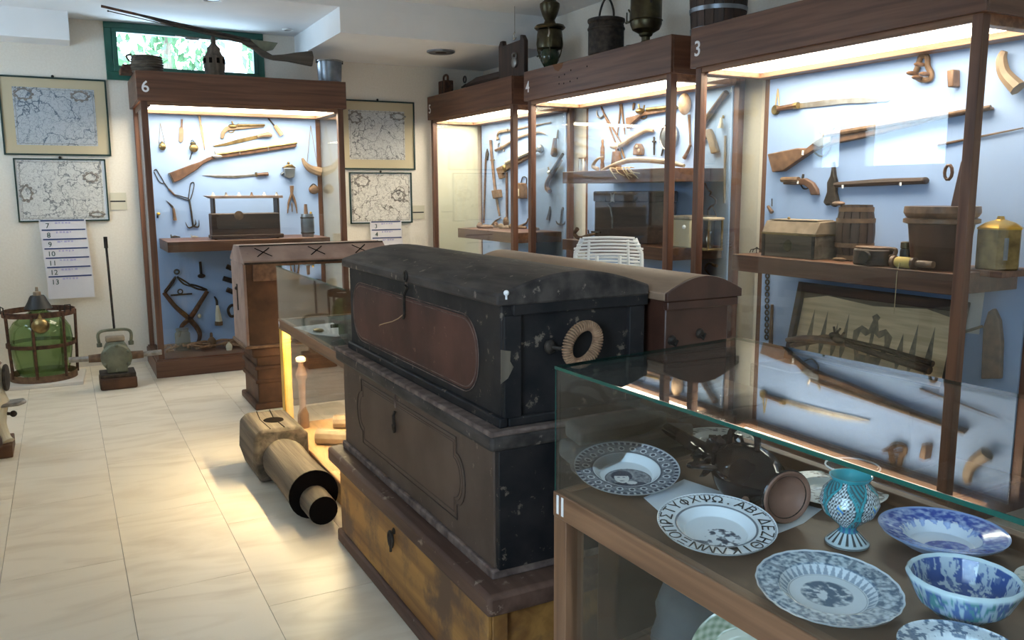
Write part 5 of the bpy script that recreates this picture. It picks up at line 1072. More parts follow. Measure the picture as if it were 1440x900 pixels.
# lower shelf of cabinet 4
a, b = P(836, 300, x=3.72), P(911, 300, x=3.72); zt = P(870, 267, x=3.72).z
t = thing('iron_bound_chest', 'dark chest with iron lock fittings on the lower shelf of cabinet 4', 'chest', (3.85, (a.y+b.y)/2, L4))
MB().bx(3.72, 3.98, b.y, a.y, L4, L4+.30).build('body', 'dark_y', t, bevel=.006)
MB().bx(3.71, 3.985, b.y-.01, a.y+.01, L4+.30, zt-.01).build('lid', 'dark_y', t, bevel=.01)
for q in (.2, .8): y = b.y+(a.y-b.y)*q; MB().bx(3.708, 3.712, y-.03, y+.03, zt-.09, zt-.05).build('hinge_plate', 'iron', t)
y = b.y+(a.y-b.y)*.62; MB().prism([(3.712, y+.04*math.cos(k*math.pi/4)*(1 if k % 2 else .45), zt-.06+.05*math.sin(k*math.pi/4)*(1 if k % 2 else .45)) for k in range(8)], (-.006, 0, 0)).build('star_plate', 'steel', t)
MB().tube([(3.70, y+.04, L4+.28), (3.69, y, L4+.26), (3.695, y-.02, L4+.18), (3.70, y-.015, L4+.10)], .007, 6).build('hasp', 'steel', t)
c = pos(960, 345, 3.72); s = mpp(c)
t = thing('tin_box', 'beige tin box with white stud on the lower shelf of cabinet 4', 'box', (3.8, c.y, L4))
MB().bx(3.70, 3.92, c.y-.09, c.y+.09, L4, L4+.19).build('body', 'matboard', t, bevel=.008)
MB().bx(3.69, 3.93, c.y-.10, c.y+.10, L4+.19, L4+.215).build('lid', 'bone', t, bevel=.006)
MB().ball((3.695, c.y-.04, L4+.14), .014, 10).build('stud', 'sign_white', t)
t = thing('lying_pistol', 'dark curved pistol lying at the left end of the lower shelf in cabinet 4', 'pistol', (3.62, 5.68, L4))
p = [P(u, v, x=3.62) for (u, v) in ((838, 330), (828, 332), (815, 336), (808, 330), (812, 323))]; zz = min(q.z for q in p)-.012; p = [q+Vector((0, 0, L4-zz)) for q in p]
MB().tube(spline(p, 5), lerp_list([.011, .013, .016, .014, .018], 5), 8).build('stock', 'leather', t)
MB().tube([p[0]+Vector((0, .06, .012)), p[0]+Vector((0, -.06, .012))], .008, 8).build('barrel', 'iron', t)
MB().tube([p[1]+Vector((0, 0, .012)), p[1]+Vector((0, .01, .04))], .005, 6).build('hammer', 'iron', t)

# ---------------------------------------------------------------- cabinet 3
zf(960, 30, 3.0); g3 = 'weapons and tools hung in cabinet 3'
hang(KR, 'disc_yataghan', 'long curved yataghan with round brass pommel disc in cabinet 3', 'sword', [('pommel', 'brass', [(D_, (396, 374), 20, .02)]), ('grip', 'walnut', [(T_, [(412, 370), (490, 356)], [11, 13])]), ('bolster', 'brass', [(T_, [(484, 357), (498, 355)], 15)]), ('blade', 'bright_steel', [(Y_, [(495, 346), (600, 331), (680, 325), (760, 320), (878, 330), (870, 338), (760, 346), (690, 348), (600, 358), (498, 368)], .008)]), ('cord', 'twine', [(T_, [(404, 285), (393, 360)], 3), (T_, [(404, 285), (410, 360)], 3)])], g3)
hang(KR, 'flint_musket', 'brown flintlock musket under the round-pommelled yataghan, nearest cabinet', 'musket', [('stock', 'stockwood', [(Y_, [(375, 560), (500, 535), (540, 535), (585, 500), (650, 480), (760, 458), (1100, 395), (1315, 360), (1318, 374), (1100, 412), (770, 494), (660, 516), (590, 535), (545, 560), (440, 632), (396, 637)], .04)]), ('barrel', 'leather', [(T_, [(620, 482), (1322, 362)], [12, 8], .025)]), ('lock', 'bright_steel', [(Y_, [(570, 515), (620, 485), (650, 480), (648, 510), (600, 530)], .012, .04), (T_, [(612, 490), (600, 462)], 6, .03), (T_, [(640, 482), (660, 447)], [8, 5], .03)]), ('trigger_guard', 'iron', [(C_, [(560, 555), (590, 570), (620, 548), (625, 530)], 4)]), ('mount_clip', 'sign_white', [(T_, [(533, 545), (531, 565)], 4, .045)])], g3)
hang(KR, 'pocket_pistol', 'stubby pocket pistol under the musket in cabinet 3', 'pistol', [('stock', 'walnut', [(Y_, [(436, 668), (500, 664), (530, 662), (560, 680), (578, 708), (582, 733), (553, 733), (545, 706), (522, 690), (436, 688)], .03)]), ('barrel', 'leather', [(T_, [(434, 668), (505, 668)], [11, 12], .015)]), ('hammer', 'iron', [(T_, [(516, 662), (520, 645)], 5, .015)]), ('trigger_guard', 'iron', [(C_, [(500, 688), (512, 706), (530, 704), (534, 690)], 3)]), ('clip', 'sign_white', [(T_, [(503, 674), (503, 686)], 4, .03)])], g3)
hang(KR, 'boarding_axe', 'black boarding axe with spiked head and long dark haft in cabinet 3', 'axe', [('haft', 'dark_y', [(T_, [(652, 690), (860, 678), (1040, 672)], [11, 15, 14]), (B_, (1038, 672), (11, 15), .03)]), ('head', 'iron', [(Y_, [(606, 763), (622, 720), (622, 680), (636, 650), (646, 590), (652, 648), (660, 680), (656, 720), (668, 768), (650, 784), (632, 772), (618, 778)], .03)]), ('clip', 'sign_white', [(T_, [(703, 690), (703, 704)], 4, .05), (T_, [(948, 680), (948, 694)], 4, .05)])], g3)
hang(KR, 'bronze_shackle', 'lumpy bronze shackle hanging at the top of cabinet 3', 'shackle', [('ring', 'leather', [(C_, [(1012, 150), (1000, 190), (990, 225), (1010, 245), (1050, 245), (1056, 220), (1042, 190), (1040, 155), (1025, 145), (1012, 152)], 12)]), ('boss', 'stockwood', [(B_, (996, 222), (10, 10), .05), (B_, (1018, 240), (10, 10), .05), (B_, (1050, 225), (10, 10), .05), (B_, (1028, 185), (9, 9), .05)])], g3)
hang(KR, 'wooden_block', 'small wooden block hung behind the right post of cabinet 3', 'block', [('block', 'stockwood', [(Y_, [(1144, 210), (1172, 204), (1172, 278), (1148, 282)], .06)])], g3)
hang(KR, 'drinking_horn', 'brown curved horn at the top right of cabinet 3', 'horn', [('horn', 'horn_brown', [(C_, [(1378, 128), (1366, 165), (1380, 225), (1436, 285)], [14, 22, 27, 34])])], g3)
hang(KR, 'thin_rapier', 'thin dark rapier pointing right at the right of cabinet 3', 'rapier', [('blade', 'leather', [(T_, [(1080, 522), (1440, 450)], [6, 3])])], g3)
hang(KR, 'small_whistle', 'tiny wooden whistle at the left edge of cabinet 3', 'whistle', [('body', 'walnut', [(T_, [(366, 780), (384, 806)], [6, 9])]), ('pin', 'iron', [(T_, [(378, 748), (378, 780)], 2)])], g3)
TF[0] = None
S3 = 1.167
def s3(u, v): return P(u, v, z=S3)
# box lantern
c = s3(1058, 349); c.x = 3.64
t = thing('box_lantern', 'square glass lantern with brass top at the left end of the shelf in cabinet 3', 'lantern', (c.x, c.y, S3)); w = .055; h = .19
for sx in (-1, 1):
    for sy in (-1, 1): MB().bx(c.x+sx*w-.005, c.x+sx*w+.005, c.y+sy*w-.005, c.y+sy*w+.005, S3, S3+h).build('corner_bar', 'brass', t)
MB().bx(c.x-w-.008, c.x+w+.008, c.y-w-.008, c.y+w+.008, S3, S3+.014).build('base', 'brass', t, bevel=.003)
MB().prism([(c.x-w-.012, c.y-w-.012, S3+h), (c.x+w+.012, c.y-w-.012, S3+h), (c.x+w+.012, c.y+w+.012, S3+h), (c.x-w-.012, c.y+w+.012, S3+h)], (0, 0, .02)).build('top', 'bone', t, bevel=.008)
for (a, b, p, q) in ((-w, w, -w, -w+.002), (-w, w, w-.002, w)): MB().bx(c.x+a, c.x+b, c.y+p, c.y+q, S3+.014, S3+h).build('glass_pane', 'clear_glass', t, smooth=0)
MB().tube(spline([(c.x, c.y-.02, S3+.014), (c.x-.01, c.y+.01, S3+.07), (c.x+.01, c.y-.01, S3+.12)], 4), .006, 6).build('candle_holder', 'bright_steel', t)
# brass-bound casket
a, b = P(1072, 356, z=S3), P(1144, 358, z=S3)
t = thing('bound_casket', 'worn metal-bound casket with domed sloping lid on the shelf of cabinet 3', 'casket', ((a.x+b.x)/2, (a.y+b.y)/2, S3)); xf = 3.62; ya = P(1072, 340, x=xf).y; yb = P(1146, 340, x=xf).y; zl = P(1100, 328, x=xf).z; zt = P(1100, 311, x=xf).z
MB().bx(xf, xf+.19, yb, ya, S3, zl).build('body', 'old_y', t, bevel=.005)
MB().prism([(xf-.006, yb-.004, zl), (xf+.03, yb-.004, zt), (xf+.16, yb-.004, zt+.005), (xf+.196, yb-.004, zl)], (0, ya-yb+.008, 0)).build('lid', 'palewood', t, bevel=.005)
MB().bx(xf-.008, xf+.2, yb-.008, ya+.008, zl-.008, zl).build('band', 'brass', t)
MB().bx(xf+.03, xf+.16, yb+.02, ya-.02, zt+.004, zt+.009).build('lid_plate', 'bone', t)
MB().ball((xf+.07, ya-.13, zt+.014), .009, 8).build('knob', 'brass', t)
for y in (yb, ya-.02): MB().bx(xf-.004, xf, y, y+.02, S3, zl-.008).build('corner_strap', 'iron', t)
MB().lathe([(.035, 0), (.03, .004)], 16, axis_m((xf, (ya+yb)/2, (S3+zl)/2), (xf-1, (ya+yb)/2, (S3+zl)/2))).build('escutcheon', 'darkbrass', t)
# barrel keg
c = P(1201, 352, x=3.80); s = mpp(c); t = thing('small_barrel', 'small dark wooden barrel behind the casket in cabinet 3', 'barrel', (c.x, c.y, S3)); M_ = Matrix.Translation((c.x, c.y, S3)); h = P(1201, 288, x=3.80).z-S3; r0 = 21*s; r1 = 26*s
for k in range(14):
    A0, A1 = 2*math.pi*k/14+.02, 2*math.pi*(k+1)/14-.02; m = MB(); vs = []; fs = []
    for i in range(9):
        z = h*i/8; r = r0+(r1-r0)*math.sin(math.pi*i/8)
        vs += [(r*math.cos(A0), r*math.sin(A0), z), (r*math.cos(A1), r*math.sin(A1), z), ((r-.012)*math.cos(A1), (r-.012)*math.sin(A1), z), ((r-.012)*math.cos(A0), (r-.012)*math.sin(A0), z)]
    for i in range(8):
        for j in range(4): fs.append((i*4+j, i*4+(j+1) % 4, (i+1)*4+(j+1) % 4, (i+1)*4+j))
    fs += [(3, 2, 1, 0), (32, 33, 34, 35)]
    m.add(vs, fs, M_).build('stave', 'dark_z', t)
for q in (.06, .28, .72, .92):
    r = r0+(r1-r0)*math.sin(math.pi*q)+.001; MB().lathe([(r, h*q-.012), (r+.003, h*q-.012), (r+.003, h*q+.012), (r, h*q+.012)], 28, M_, cap=False).build('hoop', 'leather', t)
MB().lathe([(r0-.012, h*.90), (r0-.012, h*.93)], 20, M_).build('barrel_head', 'dark_z', t)
MB().ball((c.x-.06, c.y+.07, S3+h+.008), (.03, .04, .012), 10).build('bread_plug', 'stockwood', t)
# pulley block
c = P(1228, 366, z=S3); c.x = 3.62; c.y = P(1228, 352, x=3.62).y
t = thing('pulley_block', 'rounded wooden pulley block lying on the shelf of cabinet 3', 'pulley', (c.x, c.y, S3))
MB().prism([(c.x+a*.062, c.y+b*.098, S3) for (a, b) in rrect(0, 0, 1, 1, .75, 6)], (0, 0, .085)).build('shell', 'dark_y', t, bevel=.01)
MB().prism([(c.x+a*.055, c.y+b*.09, S3+.085) for (a, b) in rrect(0, 0, 1, 1, .75, 6)], (0, 0, .010)).build('top_plate', 'stockwood', t, bevel=.004)
MB().lathe([(.03, 0), (.03, .022)], 20, frame_m((c.x-.062, c.y-.01, S3+.045), (0, 1, 0), (0, 0, 1), (-1, 0, 0))).build('sheave', 'iron', t)
MB().tube(spline([(c.x, c.y-.09, S3+.05), (c.x, c.y-.125, S3+.06), (c.x, c.y-.13, S3+.085), (c.x, c.y-.10, S3+.088)], 4), .01, 8).build('eye', 'leather', t)
# bottle and spool
c = P(1273, 358, x=3.72); t = thing('dark_bottle', 'small dark bottle with brass cap between pulley and bucket in cabinet 3', 'bottle', (c.x, c.y, S3)); M_ = Matrix.Translation((c.x, c.y, S3))
MB().lathe([(.024, 0), (.026, .01), (.026, .075), (.022, .085)], 16, M_).build('body', 'ink', t); MB().lathe([(.02, .085), (.025, .09), (.025, .118), (.018, .122)], 16, M_).build('cap', 'darkbrass', t)
c = P(1278, 372, x=3.59); t = thing('thread_spool', 'wooden spool wound with yellow cord at the front of the shelf in cabinet 3', 'spool', (c.x, c.y, S3)); d0 = Vector((c.x, c.y+.095, S3+.03)); d1 = Vector((c.x, c.y-.13, S3+.03)); A_ = axis_m(d0, d1)
MB().lathe([(.026, 0), (.030, .004), (.030, .022), (.02, .026)], 16, A_).build('flange', 'walnut', t); MB().lathe([(.022, .026), (.027, .035), (.027, .10), (.022, .11)], 18, A_).build('winding', 'spool_yellow', t)
MB().lathe([(.02, .11), (.028, .114), (.028, .128), (.018, .134)], 16, A_).build('flange', 'walnut', t); MB().lathe([(.014, .134), (.018, .16), (.017, .225)], 14, A_).build('handle', 'stockwood', t)
MB().tube([(c.x-.027, c.y+.03, S3+.03), (c.x-.042, c.y+.03, S3-.02), (3.545, c.y+.03, S3-.22)], .002, 5).build('loose_thread', 'twine', t)
# wooden bucket with handle stave
c = P(1320, 362, x=3.74); s = mpp(c); h = P(1320, 290, x=3.74).z-S3; t = thing('wooden_bucket', 'red-brown wooden tankard with thick rim behind the right post of cabinet 3', 'tankard', (c.x, c.y, S3)); M_ = Matrix.Translation((c.x, c.y, S3))
MB().lathe([(33*s, 0), (35*s, .01), (44*s, h*.86), (42*s, h*.86), (40*s, h)], 32, M_).build('body', 'chest_redbrown', t)
MB().lathe([(44*s, h*.72), (49*s, h*.74), (49*s, h*.80), (44*s, h*.82), (46*s, h*.84), (49*s, h*.9), (48*s, h*1.0), (43*s, h*1.0), (42*s, h*.7)], 32, M_, cap=False).build('rim', 'stockwood', t)
zt = P(1330, 222, x=3.80).z
MB().prism([(c.x+.06, c.y+.02, S3+h*.6), (c.x+.06, c.y-.10, S3+h*.6), (c.x+.06, c.y-.085, zt-.02), (c.x+.06, c.y-.06, zt), (c.x+.06, c.y-.035, zt-.02)], (.02, 0, 0)).build('handle_stave', 'chest_redbrown', t, bevel=.004)
MB().tube([(c.x+.055, c.y+.02+.02*math.cos(k), zt-.07+.035*math.sin(k)) for k in [j*.63 for j in range(10)]], .008, 8, closed=True).build('handle_ring', 'walnut', t)
# small shelf pieces
def flatpiece(name, label, cat, u, v, rx, ry, h, m_): 
    c = P(u, v, z=S3); return tag(MB().ball((c.x, c.y, S3+h), (rx, ry, h), 12).build(name, m_), label, cat, 'small finds on the shelf of cabinet 3')
flatpiece('bone_comb', 'flat pale bone comb at the front of the shelf in cabinet 3', 'comb', 1088, 356, .03, .085, .012, 'bone')
flatpiece('wooden_disc', 'round thin wooden disc right of the casket in cabinet 3', 'disc', 1165, 356, .04, .06, .010, 'stockwood')
flatpiece('dark_clasp', 'dark metal clasp before the pulley block in cabinet 3', 'clasp', 1182, 360, .025, .05, .012, 'iron')
flatpiece('iron_awl', 'short dark awl at the shelf edge in cabinet 3', 'awl', 1180, 367, .015, .045, .010, 'leather')
flatpiece('clay_ball', 'small tan clay ball before the pulley block in cabinet 3', 'ball', 1225, 371, .020, .020, .020, 'bone')
flatpiece('coin', 'small coin lying near the left of the shelf in cabinet 3', 'coin', 1112, 361, .014, .018, .004, 'brass')
flatpiece('bead', 'tiny brown bead lying in the middle of the shelf in cabinet 3', 'bead', 1140, 364, .010, .012, .007, 'stockwood')
c = P(1064, 356, z=S3); t = thing('iron_stand', 'spidery iron trivet at the front left of the shelf in cabinet 3', 'trivet', (c.x, c.y, S3))
for k in range(5): a = k*1.256; MB().tube([(c.x, c.y, S3+.03), (c.x+.03*math.cos(a), c.y+.04*math.sin(a), S3+.02), (c.x+.035*math.cos(a), c.y+.05*math.sin(a), S3+.003)], .003, 5).build('leg', 'iron', t)
MB().ball((c.x, c.y, S3+.03), .008, 8).build('hub', 'iron', t)
# open painted chest with guns below the shelf
ZB = .155
xb = 3.66; y0, y1 = P(1330, 500, x=3.85).y, P(1098, 500, x=3.85).y; zr = P(1100, 515, x=3.70).z
t = thing('painted_chest', 'open chest with crown and cypresses painted inside its lid, under the shelf of cabinet 3', 'chest', (3.8, (y0+y1)/2, ZB))
MB().bx(3.60, 3.63, y0, y1, ZB, zr).build('front_board', 'chest_brown', t, bevel=.004)
MB().bx(3.90, 3.93, y0, y1, ZB, zr).build('back_board', 'chest_brown', t, bevel=.004)
for y in (y0, y1-.03): MB().bx(3.63, 3.90, y, y+.03, ZB, zr).build('end_board', 'chest_brown', t, bevel=.004)
MB().bx(3.63, 3.90, y0+.03, y1-.03, zr-.13, zr-.11).build('tray', 'chest_brown', t)
zt = P(1120, 397, x=3.96).z; lean = Vector((.10, 0, zt-zr)); n_ = lean.cross(Vector((0, 1, 0))).normalized(); n_ = n_ if n_.x < 0 else -n_
def lp(f, g, off=0): return Vector((3.90, y1, zr))+Vector((0, -(y1-y0)*f, 0))+lean*g+n_*off
MB().prism([lp(0, 0), lp(1, 0), lp(1, 1), lp(0, 1)], -n_*.02).build('lid', 'old_y', t, bevel=.003); plid = [o for o in t.children if o.name.startswith('lid')][0]
for (f0, f1, g0, g1) in ((0, .035, 0, 1), (.965, 1, 0, 1), (.035, .965, .88, 1), (.035, .965, 0, .05)): MB().prism([lp(f0, g0), lp(f1, g0), lp(f1, g1), lp(f0, g1)], n_*.03).build('lid_frame', 'dark_y', t, bevel=.003)
def decal(nm, mt, fg, off=.0015): MB().prism([lp(f, g, off) for (f, g) in fg], n_*.001).build(nm, mt, plid, smooth=0)
mat('painted_tan', (.72, .57, .38), (.52, .40, .25), rough=.9, scale=3, stretch=(1, 1, 14), bump=.1)
decal('painted_ground', 'painted_tan', [(.04, .06), (.96, .06), (.96, .80), (.80, .87), (.5, .82), (.2, .87), (.04, .80)], .0005)
mat('painted_ink', (.11, .095, .075), (.24, .195, .14), rough=.9, scale=30)
for f in (.13, .22, .30, .36, .70, .77, .86):
    hh = .42 if f in (.30, .70) else .55; decal('painted_cypress', 'painted_ink', [(f-.004, .14), (f+.004, .14), (f+.016, .24), (f+.018, .36), (f+.002, .14+hh), (f-.016, .36), (f-.014, .24)])
decal('painted_crown', 'painted_ink', [(.45, .14), (.60, .14), (.605, .22), (.64, .38), (.645, .50), (.60, .58), (.56, .54), (.545, .66), (.555, .70), (.53, .74), (.505, .70), (.515, .66), (.50, .54), (.455, .58), (.41, .50), (.415, .38), (.445, .22)])
decal('painted_crown_field', 'painted_tan', [(.47, .24), (.585, .24), (.61, .40), (.60, .50), (.57, .46), (.53, .52), (.49, .46), (.455, .50), (.445, .40)], .003)
decal('painted_crown_bar', 'painted_ink', [(.52, .16), (.54, .16), (.54, .60), (.52, .60)], .0045)
TFm = None
def restgun(name, label, pts, r, butt, mt, x):
    p = [P(u, v, x=x) for (u, v) in pts]; t = thing(name, label, 'gun', p[len(p)//2], group='old guns lying in the painted chest')
    s = mpp(p[0]); MB().tube(p, [a*s for a in r], 10).build('barrel', 'iron', t)
    q = [P(u, v, x=x) for (u, v) in butt]; MB().tube(spline(q, 4), lerp_list([a*s for a in (3, 5, 6, 4)][:len(butt)], 4), 8).build('stock', mt, t)
    l = P(pts[0][0]-6, pts[0][1]-4, x=x-.02); MB().ball(l, (.02, .04, .02), 10).tube([l, l+Vector((0, .01, .05))], .007, 6).tube([l, l+Vector((0, -.035, .045))], .006, 6).build('lock', 'iron', t)
    return t
restgun('percussion_rifle', 'long dark percussion gun resting across the painted chest', [(1185, 482), (1240, 500), (1308, 521)], [3.5, 4.5, 5.5], [(1106, 478), (1130, 476), (1155, 478), (1190, 484)], 'walnut', 3.66)
restgun('percussion_rifle', 'second dark gun lying behind the long one in the painted chest', [(1180, 476), (1240, 490), (1312, 512)], [3, 3.5, 4], [(1112, 486), (1140, 480), (1160, 476), (1186, 478)], 'leather', 3.74)
shelfcurve('powder_stick', 'pale slanting ramrod lying over the guns in the painted chest', 'ramrod', 3.63, zr-.02, [(1112, 488), (1135, 484), (1155, 478)], [1.2, 1.3, 1.2], 'bone')
# chain and stick beside the open chest
hang(KR, 'iron_chain', 'long thin iron chain hanging at the left of the painted chest', 'chain', [('link', 'iron', [(G_, (1080-.12*k, 388+k*8.6), 3.2, 1.1) for k in [j]]) for j in range(11)], g3)
hang(KR, 'wooden_paddle_stick', 'short dark stick standing beside the hanging chain', 'stick', [('stick', 'leather', [(T_, [(1088, 428), (1086, 484)], [2, 3])])], g3)
# right of the post: brass lantern on bracket, paper strip, wooden shovel
c = P(1402, 372, x=3.86); t = thing('brass_lantern', 'shiny brass lantern with gold top at the far right of cabinet 3', 'lantern', (c.x, c.y, P(1402, 380, x=3.86).z)); s = mpp(c); zb = P(1402, 378, x=3.86).z; h = P(1402, 322, x=3.86).z-zb; r = 30*s
M_ = Matrix.Translation((c.x, c.y, zb)) @ Matrix.Rotation(.5, 4, 'Z')
MB().lathe([(r*.95, 0), (r, .006), (r, h), (r*.95, h)], 6, M_).build('body', 'brass', t); MB().lathe([(r*1.05, h), (r*1.05, h+.008), (r*.7, h+.03), (r*.2, h+.045), (r*.15, h+.06)], 6, M_).build('top', 'gold', t)
for k in range(3): a = k*2.1+2.4; MB().bx(-.018, .018, -.002, .002, h*.25, h*.8, M_ @ Matrix.Rotation(a+.52, 4, 'Z') @ Matrix.Translation((0, -r*.868, 0))).build('window', 'pewter', t)
tag(MB().bx(3.74, 4.038, c.y-.10, c.y+.10, zb-.03, zb-.001).build('wall_bracket', 'cab_y', bevel=.003), 'wooden bracket carrying the brass lantern in cabinet 3', 'bracket')
hang(KR, 'paper_strip', 'long white caption strip under the brass lantern', 'label', [('strip', 'paper', [(Y_, [(1366, 385), (1388, 388), (1377, 470), (1357, 468)], .003)])])
hang(KR, 'wooden_shovel', 'tall rounded wooden paddle at the lower right of cabinet 3', 'paddle', [('blade', 'stockwood', [(Y_, [(1384, 532), (1387, 460), (1394, 438), (1402, 433), (1410, 450), (1413, 480), (1411, 532)], .03)]), ('peg', 'bone', [(T_, [(1362, 466), (1388, 458)], 2, .03)])], g3)
# ================================================================== things on top of the cabinets
TP = FZ1+.0005
# on cabinet 6: long gun on its stand, basket, wooden hub, tin bucket
y6 = 7.58
def q6(u, v, y=y6): return P(u, v, y=y)
t = thing('wall_gun', 'very long old gun with curled stock lying on top of cabinet 6', 'gun', q6(300, 60))
s = mpp(q6(300, 60))
b0, b1 = q6(192, 20), q6(352, 57)
MB().tube([b0, b1], [1.6*s, 2.6*s], 10).build('barrel', 'iron', t)
MB().tube([q6(142, 8.5), q6(192, 20)], [1.8*s, 1.8*s], 10).build('muzzle', 'rust', t)
MB().tube([q6(152, 15.5), q6(215, 30), q6(330, 58)], [.6*s]*3, 6).ball(q6(152, 15.5), 1.2*s, 8).build('ramrod', 'iron', t)
st = [q6(u, v) for (u, v) in ((192, 20), (240, 30), (300, 43), (345, 52), (360, 60), (372, 70), (384, 77), (400, 76), (418, 73), (440, 71), (442, 80), (440, 93), (425, 90), (405, 86), (385, 84), (370, 80), (358, 70), (340, 60), (300, 49), (240, 35))]
MB().prism([p+Vector((0, .012, 0)) for p in st], (0, .035, 0)).build('stock', 'old_x', t, bevel=.008)
MB().prism([q6(u, v) for (u, v) in ((352, 55), (391, 60), (384, 70), (372, 72), (362, 64))], (0, .03, 0)).build('lock_plate', 'olive_metal', t, bevel=.004)
c = q6(302, 98, 7.62); t = thing('turned_hub', 'weathered turned wooden hub with square holes on top of cabinet 6', 'hub', (c.x, 7.62, TP)); s = mpp(c); M_ = Matrix.Translation((c.x, 7.62, TP))
MB().lathe([(14*s, 0), (13*s, 5*s), (14.5*s, 12*s), (14*s, 22*s), (14.5*s, 26*s), (11*s, 30*s), (9*s, 34*s), (9*s, 38*s), (4*s, 44*s), (3*s, 52*s), (1.5*s, 56*s)], 24, M_).build('body', 'old_z', t)
for k in range(9): a = k*.698+.2; MB().bx(-2*s, 2*s, -.004, .006, 17*s, 24*s, M_ @ Matrix.Rotation(a, 4, 'Z') @ Matrix.Translation((0, -14.2*s, 0))).build('mortise', 'incised', t)
c = q6(207, 96, 7.66); t = thing('woven_basket', 'low dark woven basket with side handle on top of cabinet 6', 'basket', (c.x, 7.66, TP)); s = mpp(c); M_ = Matrix.Translation((c.x, 7.66, TP))
for k in range(7): MB().lathe([(19*s+1.5*s*math.sin(k*.5), k*3.3*s), (20.5*s+1.5*s*math.sin(k*.5), k*3.3*s+1.6*s), (19*s+1.5*s*math.sin(k*.5), k*3.3*s+3.2*s)], 24, M_).build('woven_band', 'old_x', t)
MB().tube(spline([(c.x-.13, 7.66, TP+15*s), (c.x-.15, 7.66, TP+22*s), (c.x-.11, 7.66, TP+24.5*s)], 5), 1.5*s, 6).build('handle', 'old_x', t)
c = q6(178, 96, 7.74); tag(MB().bx(c.x-.05, c.x+.10, 7.70, 7.90, TP, TP+.045).bx(c.x-.03, c.x+.08, 7.73, 7.87, TP+.045, TP+.075).build('iron_weight', 'rust', bevel=.008), 'flat dark iron weight at the left end of the top of cabinet 6', 'weight')
c = q6(464, 113, 7.64); t = thing('tin_bucket', 'plain grey tin bucket standing at the right end of cabinet 6', 'bucket', (c.x, 7.64, TP)); s = mpp(c); M_ = Matrix.Translation((c.x, 7.64, TP))
MB().lathe([(15.5*s, 0), (16*s, 1*s), (17.2*s, 30*s), (16.6*s, 30*s), (15*s, 3*s), (.1*s, 3*s)], 28, M_).build('body', 'pewter', t)
MB().lathe([(17.2*s, 28.5*s), (18.2*s, 29*s), (18.2*s, 30.5*s), (17*s, 31*s)], 28, M_, cap=False).build('rim', 'steel', t)
for k in (-1, 1): MB().bx(c.x+k*18*s-.008, c.x+k*18*s+.008, 7.63, 7.65, TP+27*s, TP+31.5*s).build('ear', 'iron', t)
# on cabinet 5: iron bell with handle, lying gun, board with padlock
xr = 3.54
def q5(u, v, x=xr): return P(u, v, x=x)
c = q5(627, 127); s = mpp(c); t = thing('iron_cowbell', 'rusty box-shaped iron bell with loop handle on top of cabinet 5', 'bell', (xr, c.y, TP))
MB().prism([(xr-.05, c.y-11*s, TP), (xr+.05, c.y-11*s, TP), (xr+.05, c.y+11*s, TP), (xr-.05, c.y+11*s, TP)], (0, 0, 19*s)).build('body', 'rust', t, bevel=.008)
MB().tube(spline([(xr, c.y+7*s, TP+19*s), (xr, c.y+6.5*s, TP+25*s), (xr, c.y, TP+27*s), (xr, c.y-6.5*s, TP+25*s), (xr, c.y-7*s, TP+19*s)], 5), 1.6*s, 8).build('handle', 'rust', t)
MB().bx(xr-.054, xr-.05, c.y-6*s, c.y-4*s, TP, TP+18*s).build('seam', 'iron', t)
a, b = q5(650, 119), q5(693, 108); t = thing('lying_gun', 'dark flintlock gun lying along the top of cabinet 5', 'gun', ((xr+.06), (a.y+b.y)/2, TP))
MB().tube([(xr+.05, a.y, TP+.05), (xr+.05, a.y-.25, TP+.06), (xr+.05, 6.75, TP+.05)], [.02, .045, .05], 10).build('stock', 'dark_y', t)
MB().tube([(xr+.04, a.y+.10, TP+.045), (xr+.04, a.y, TP+.055)], [.008, .016], 8).build('tail', 'iron', t)
MB().tube([(xr+.0, a.y-.06+.03*math.cos(k), TP+.10+.03*math.sin(k)) for k in [j*.63 for j in range(10)]], .008, 6, closed=True).build('lock_ring', 'iron', t)
c = q5(718, 106); s = mpp(c); t = thing('lock_board', 'dark wooden board with old padlock leaning on cabinet 5, hung by a string', 'board', (xr, c.y, TP-.0)); yb0, yb1 = q5(737, 80).y, q5(701, 80).y; zt = q5(716, 54).z
ol = [(yb1, TP), (yb0, TP), (yb0, zt-.05), (yb0+.04, zt-.005), (yb0+.07, zt), (yb0+.075, zt-.04), (yb1-.09, zt-.045), (yb1-.075, zt), (yb1-.03, zt), (yb1, zt-.04)]
MB().prism([(xr, y, z) for (y, z) in ol], (.04, 0, 0)).build('board', 'dark_z', t, bevel=.006)
lk = q5(725, 88); MB().lathe([(.045, 0), (.045, .02), (.03, .028)], 16, axis_m((xr, lk.y, lk.z), (xr-1, lk.y, lk.z))).build('padlock', 'steel', t)
MB().tube(spline([(xr-.012, lk.y-.03, lk.z+.03), (xr-.012, lk.y-.03, lk.z+.07), (xr-.012, lk.y+.03, lk.z+.075), (xr-.012, lk.y+.025, lk.z+.03)], 4), .008, 6).build('shackle', 'steel', t)
h_ = q5(721, 50); hk = MB().tube(spline([(xr+.02, h_.y-.02, h_.z-.02), (xr+.02, h_.y+.02, h_.z-.03), (xr+.02, h_.y+.02, h_.z+.01), (xr+.02, h_.y, h_.z+.03)], 4), .007, 6).build('hook', 'bright_steel', t)
MB().tube([(xr+.02, h_.y, h_.z+.02), (xr+.02, h_.y, ZC if h_.y < 6.85 else 2.82)], .0025, 5).build('string', 'string', t)
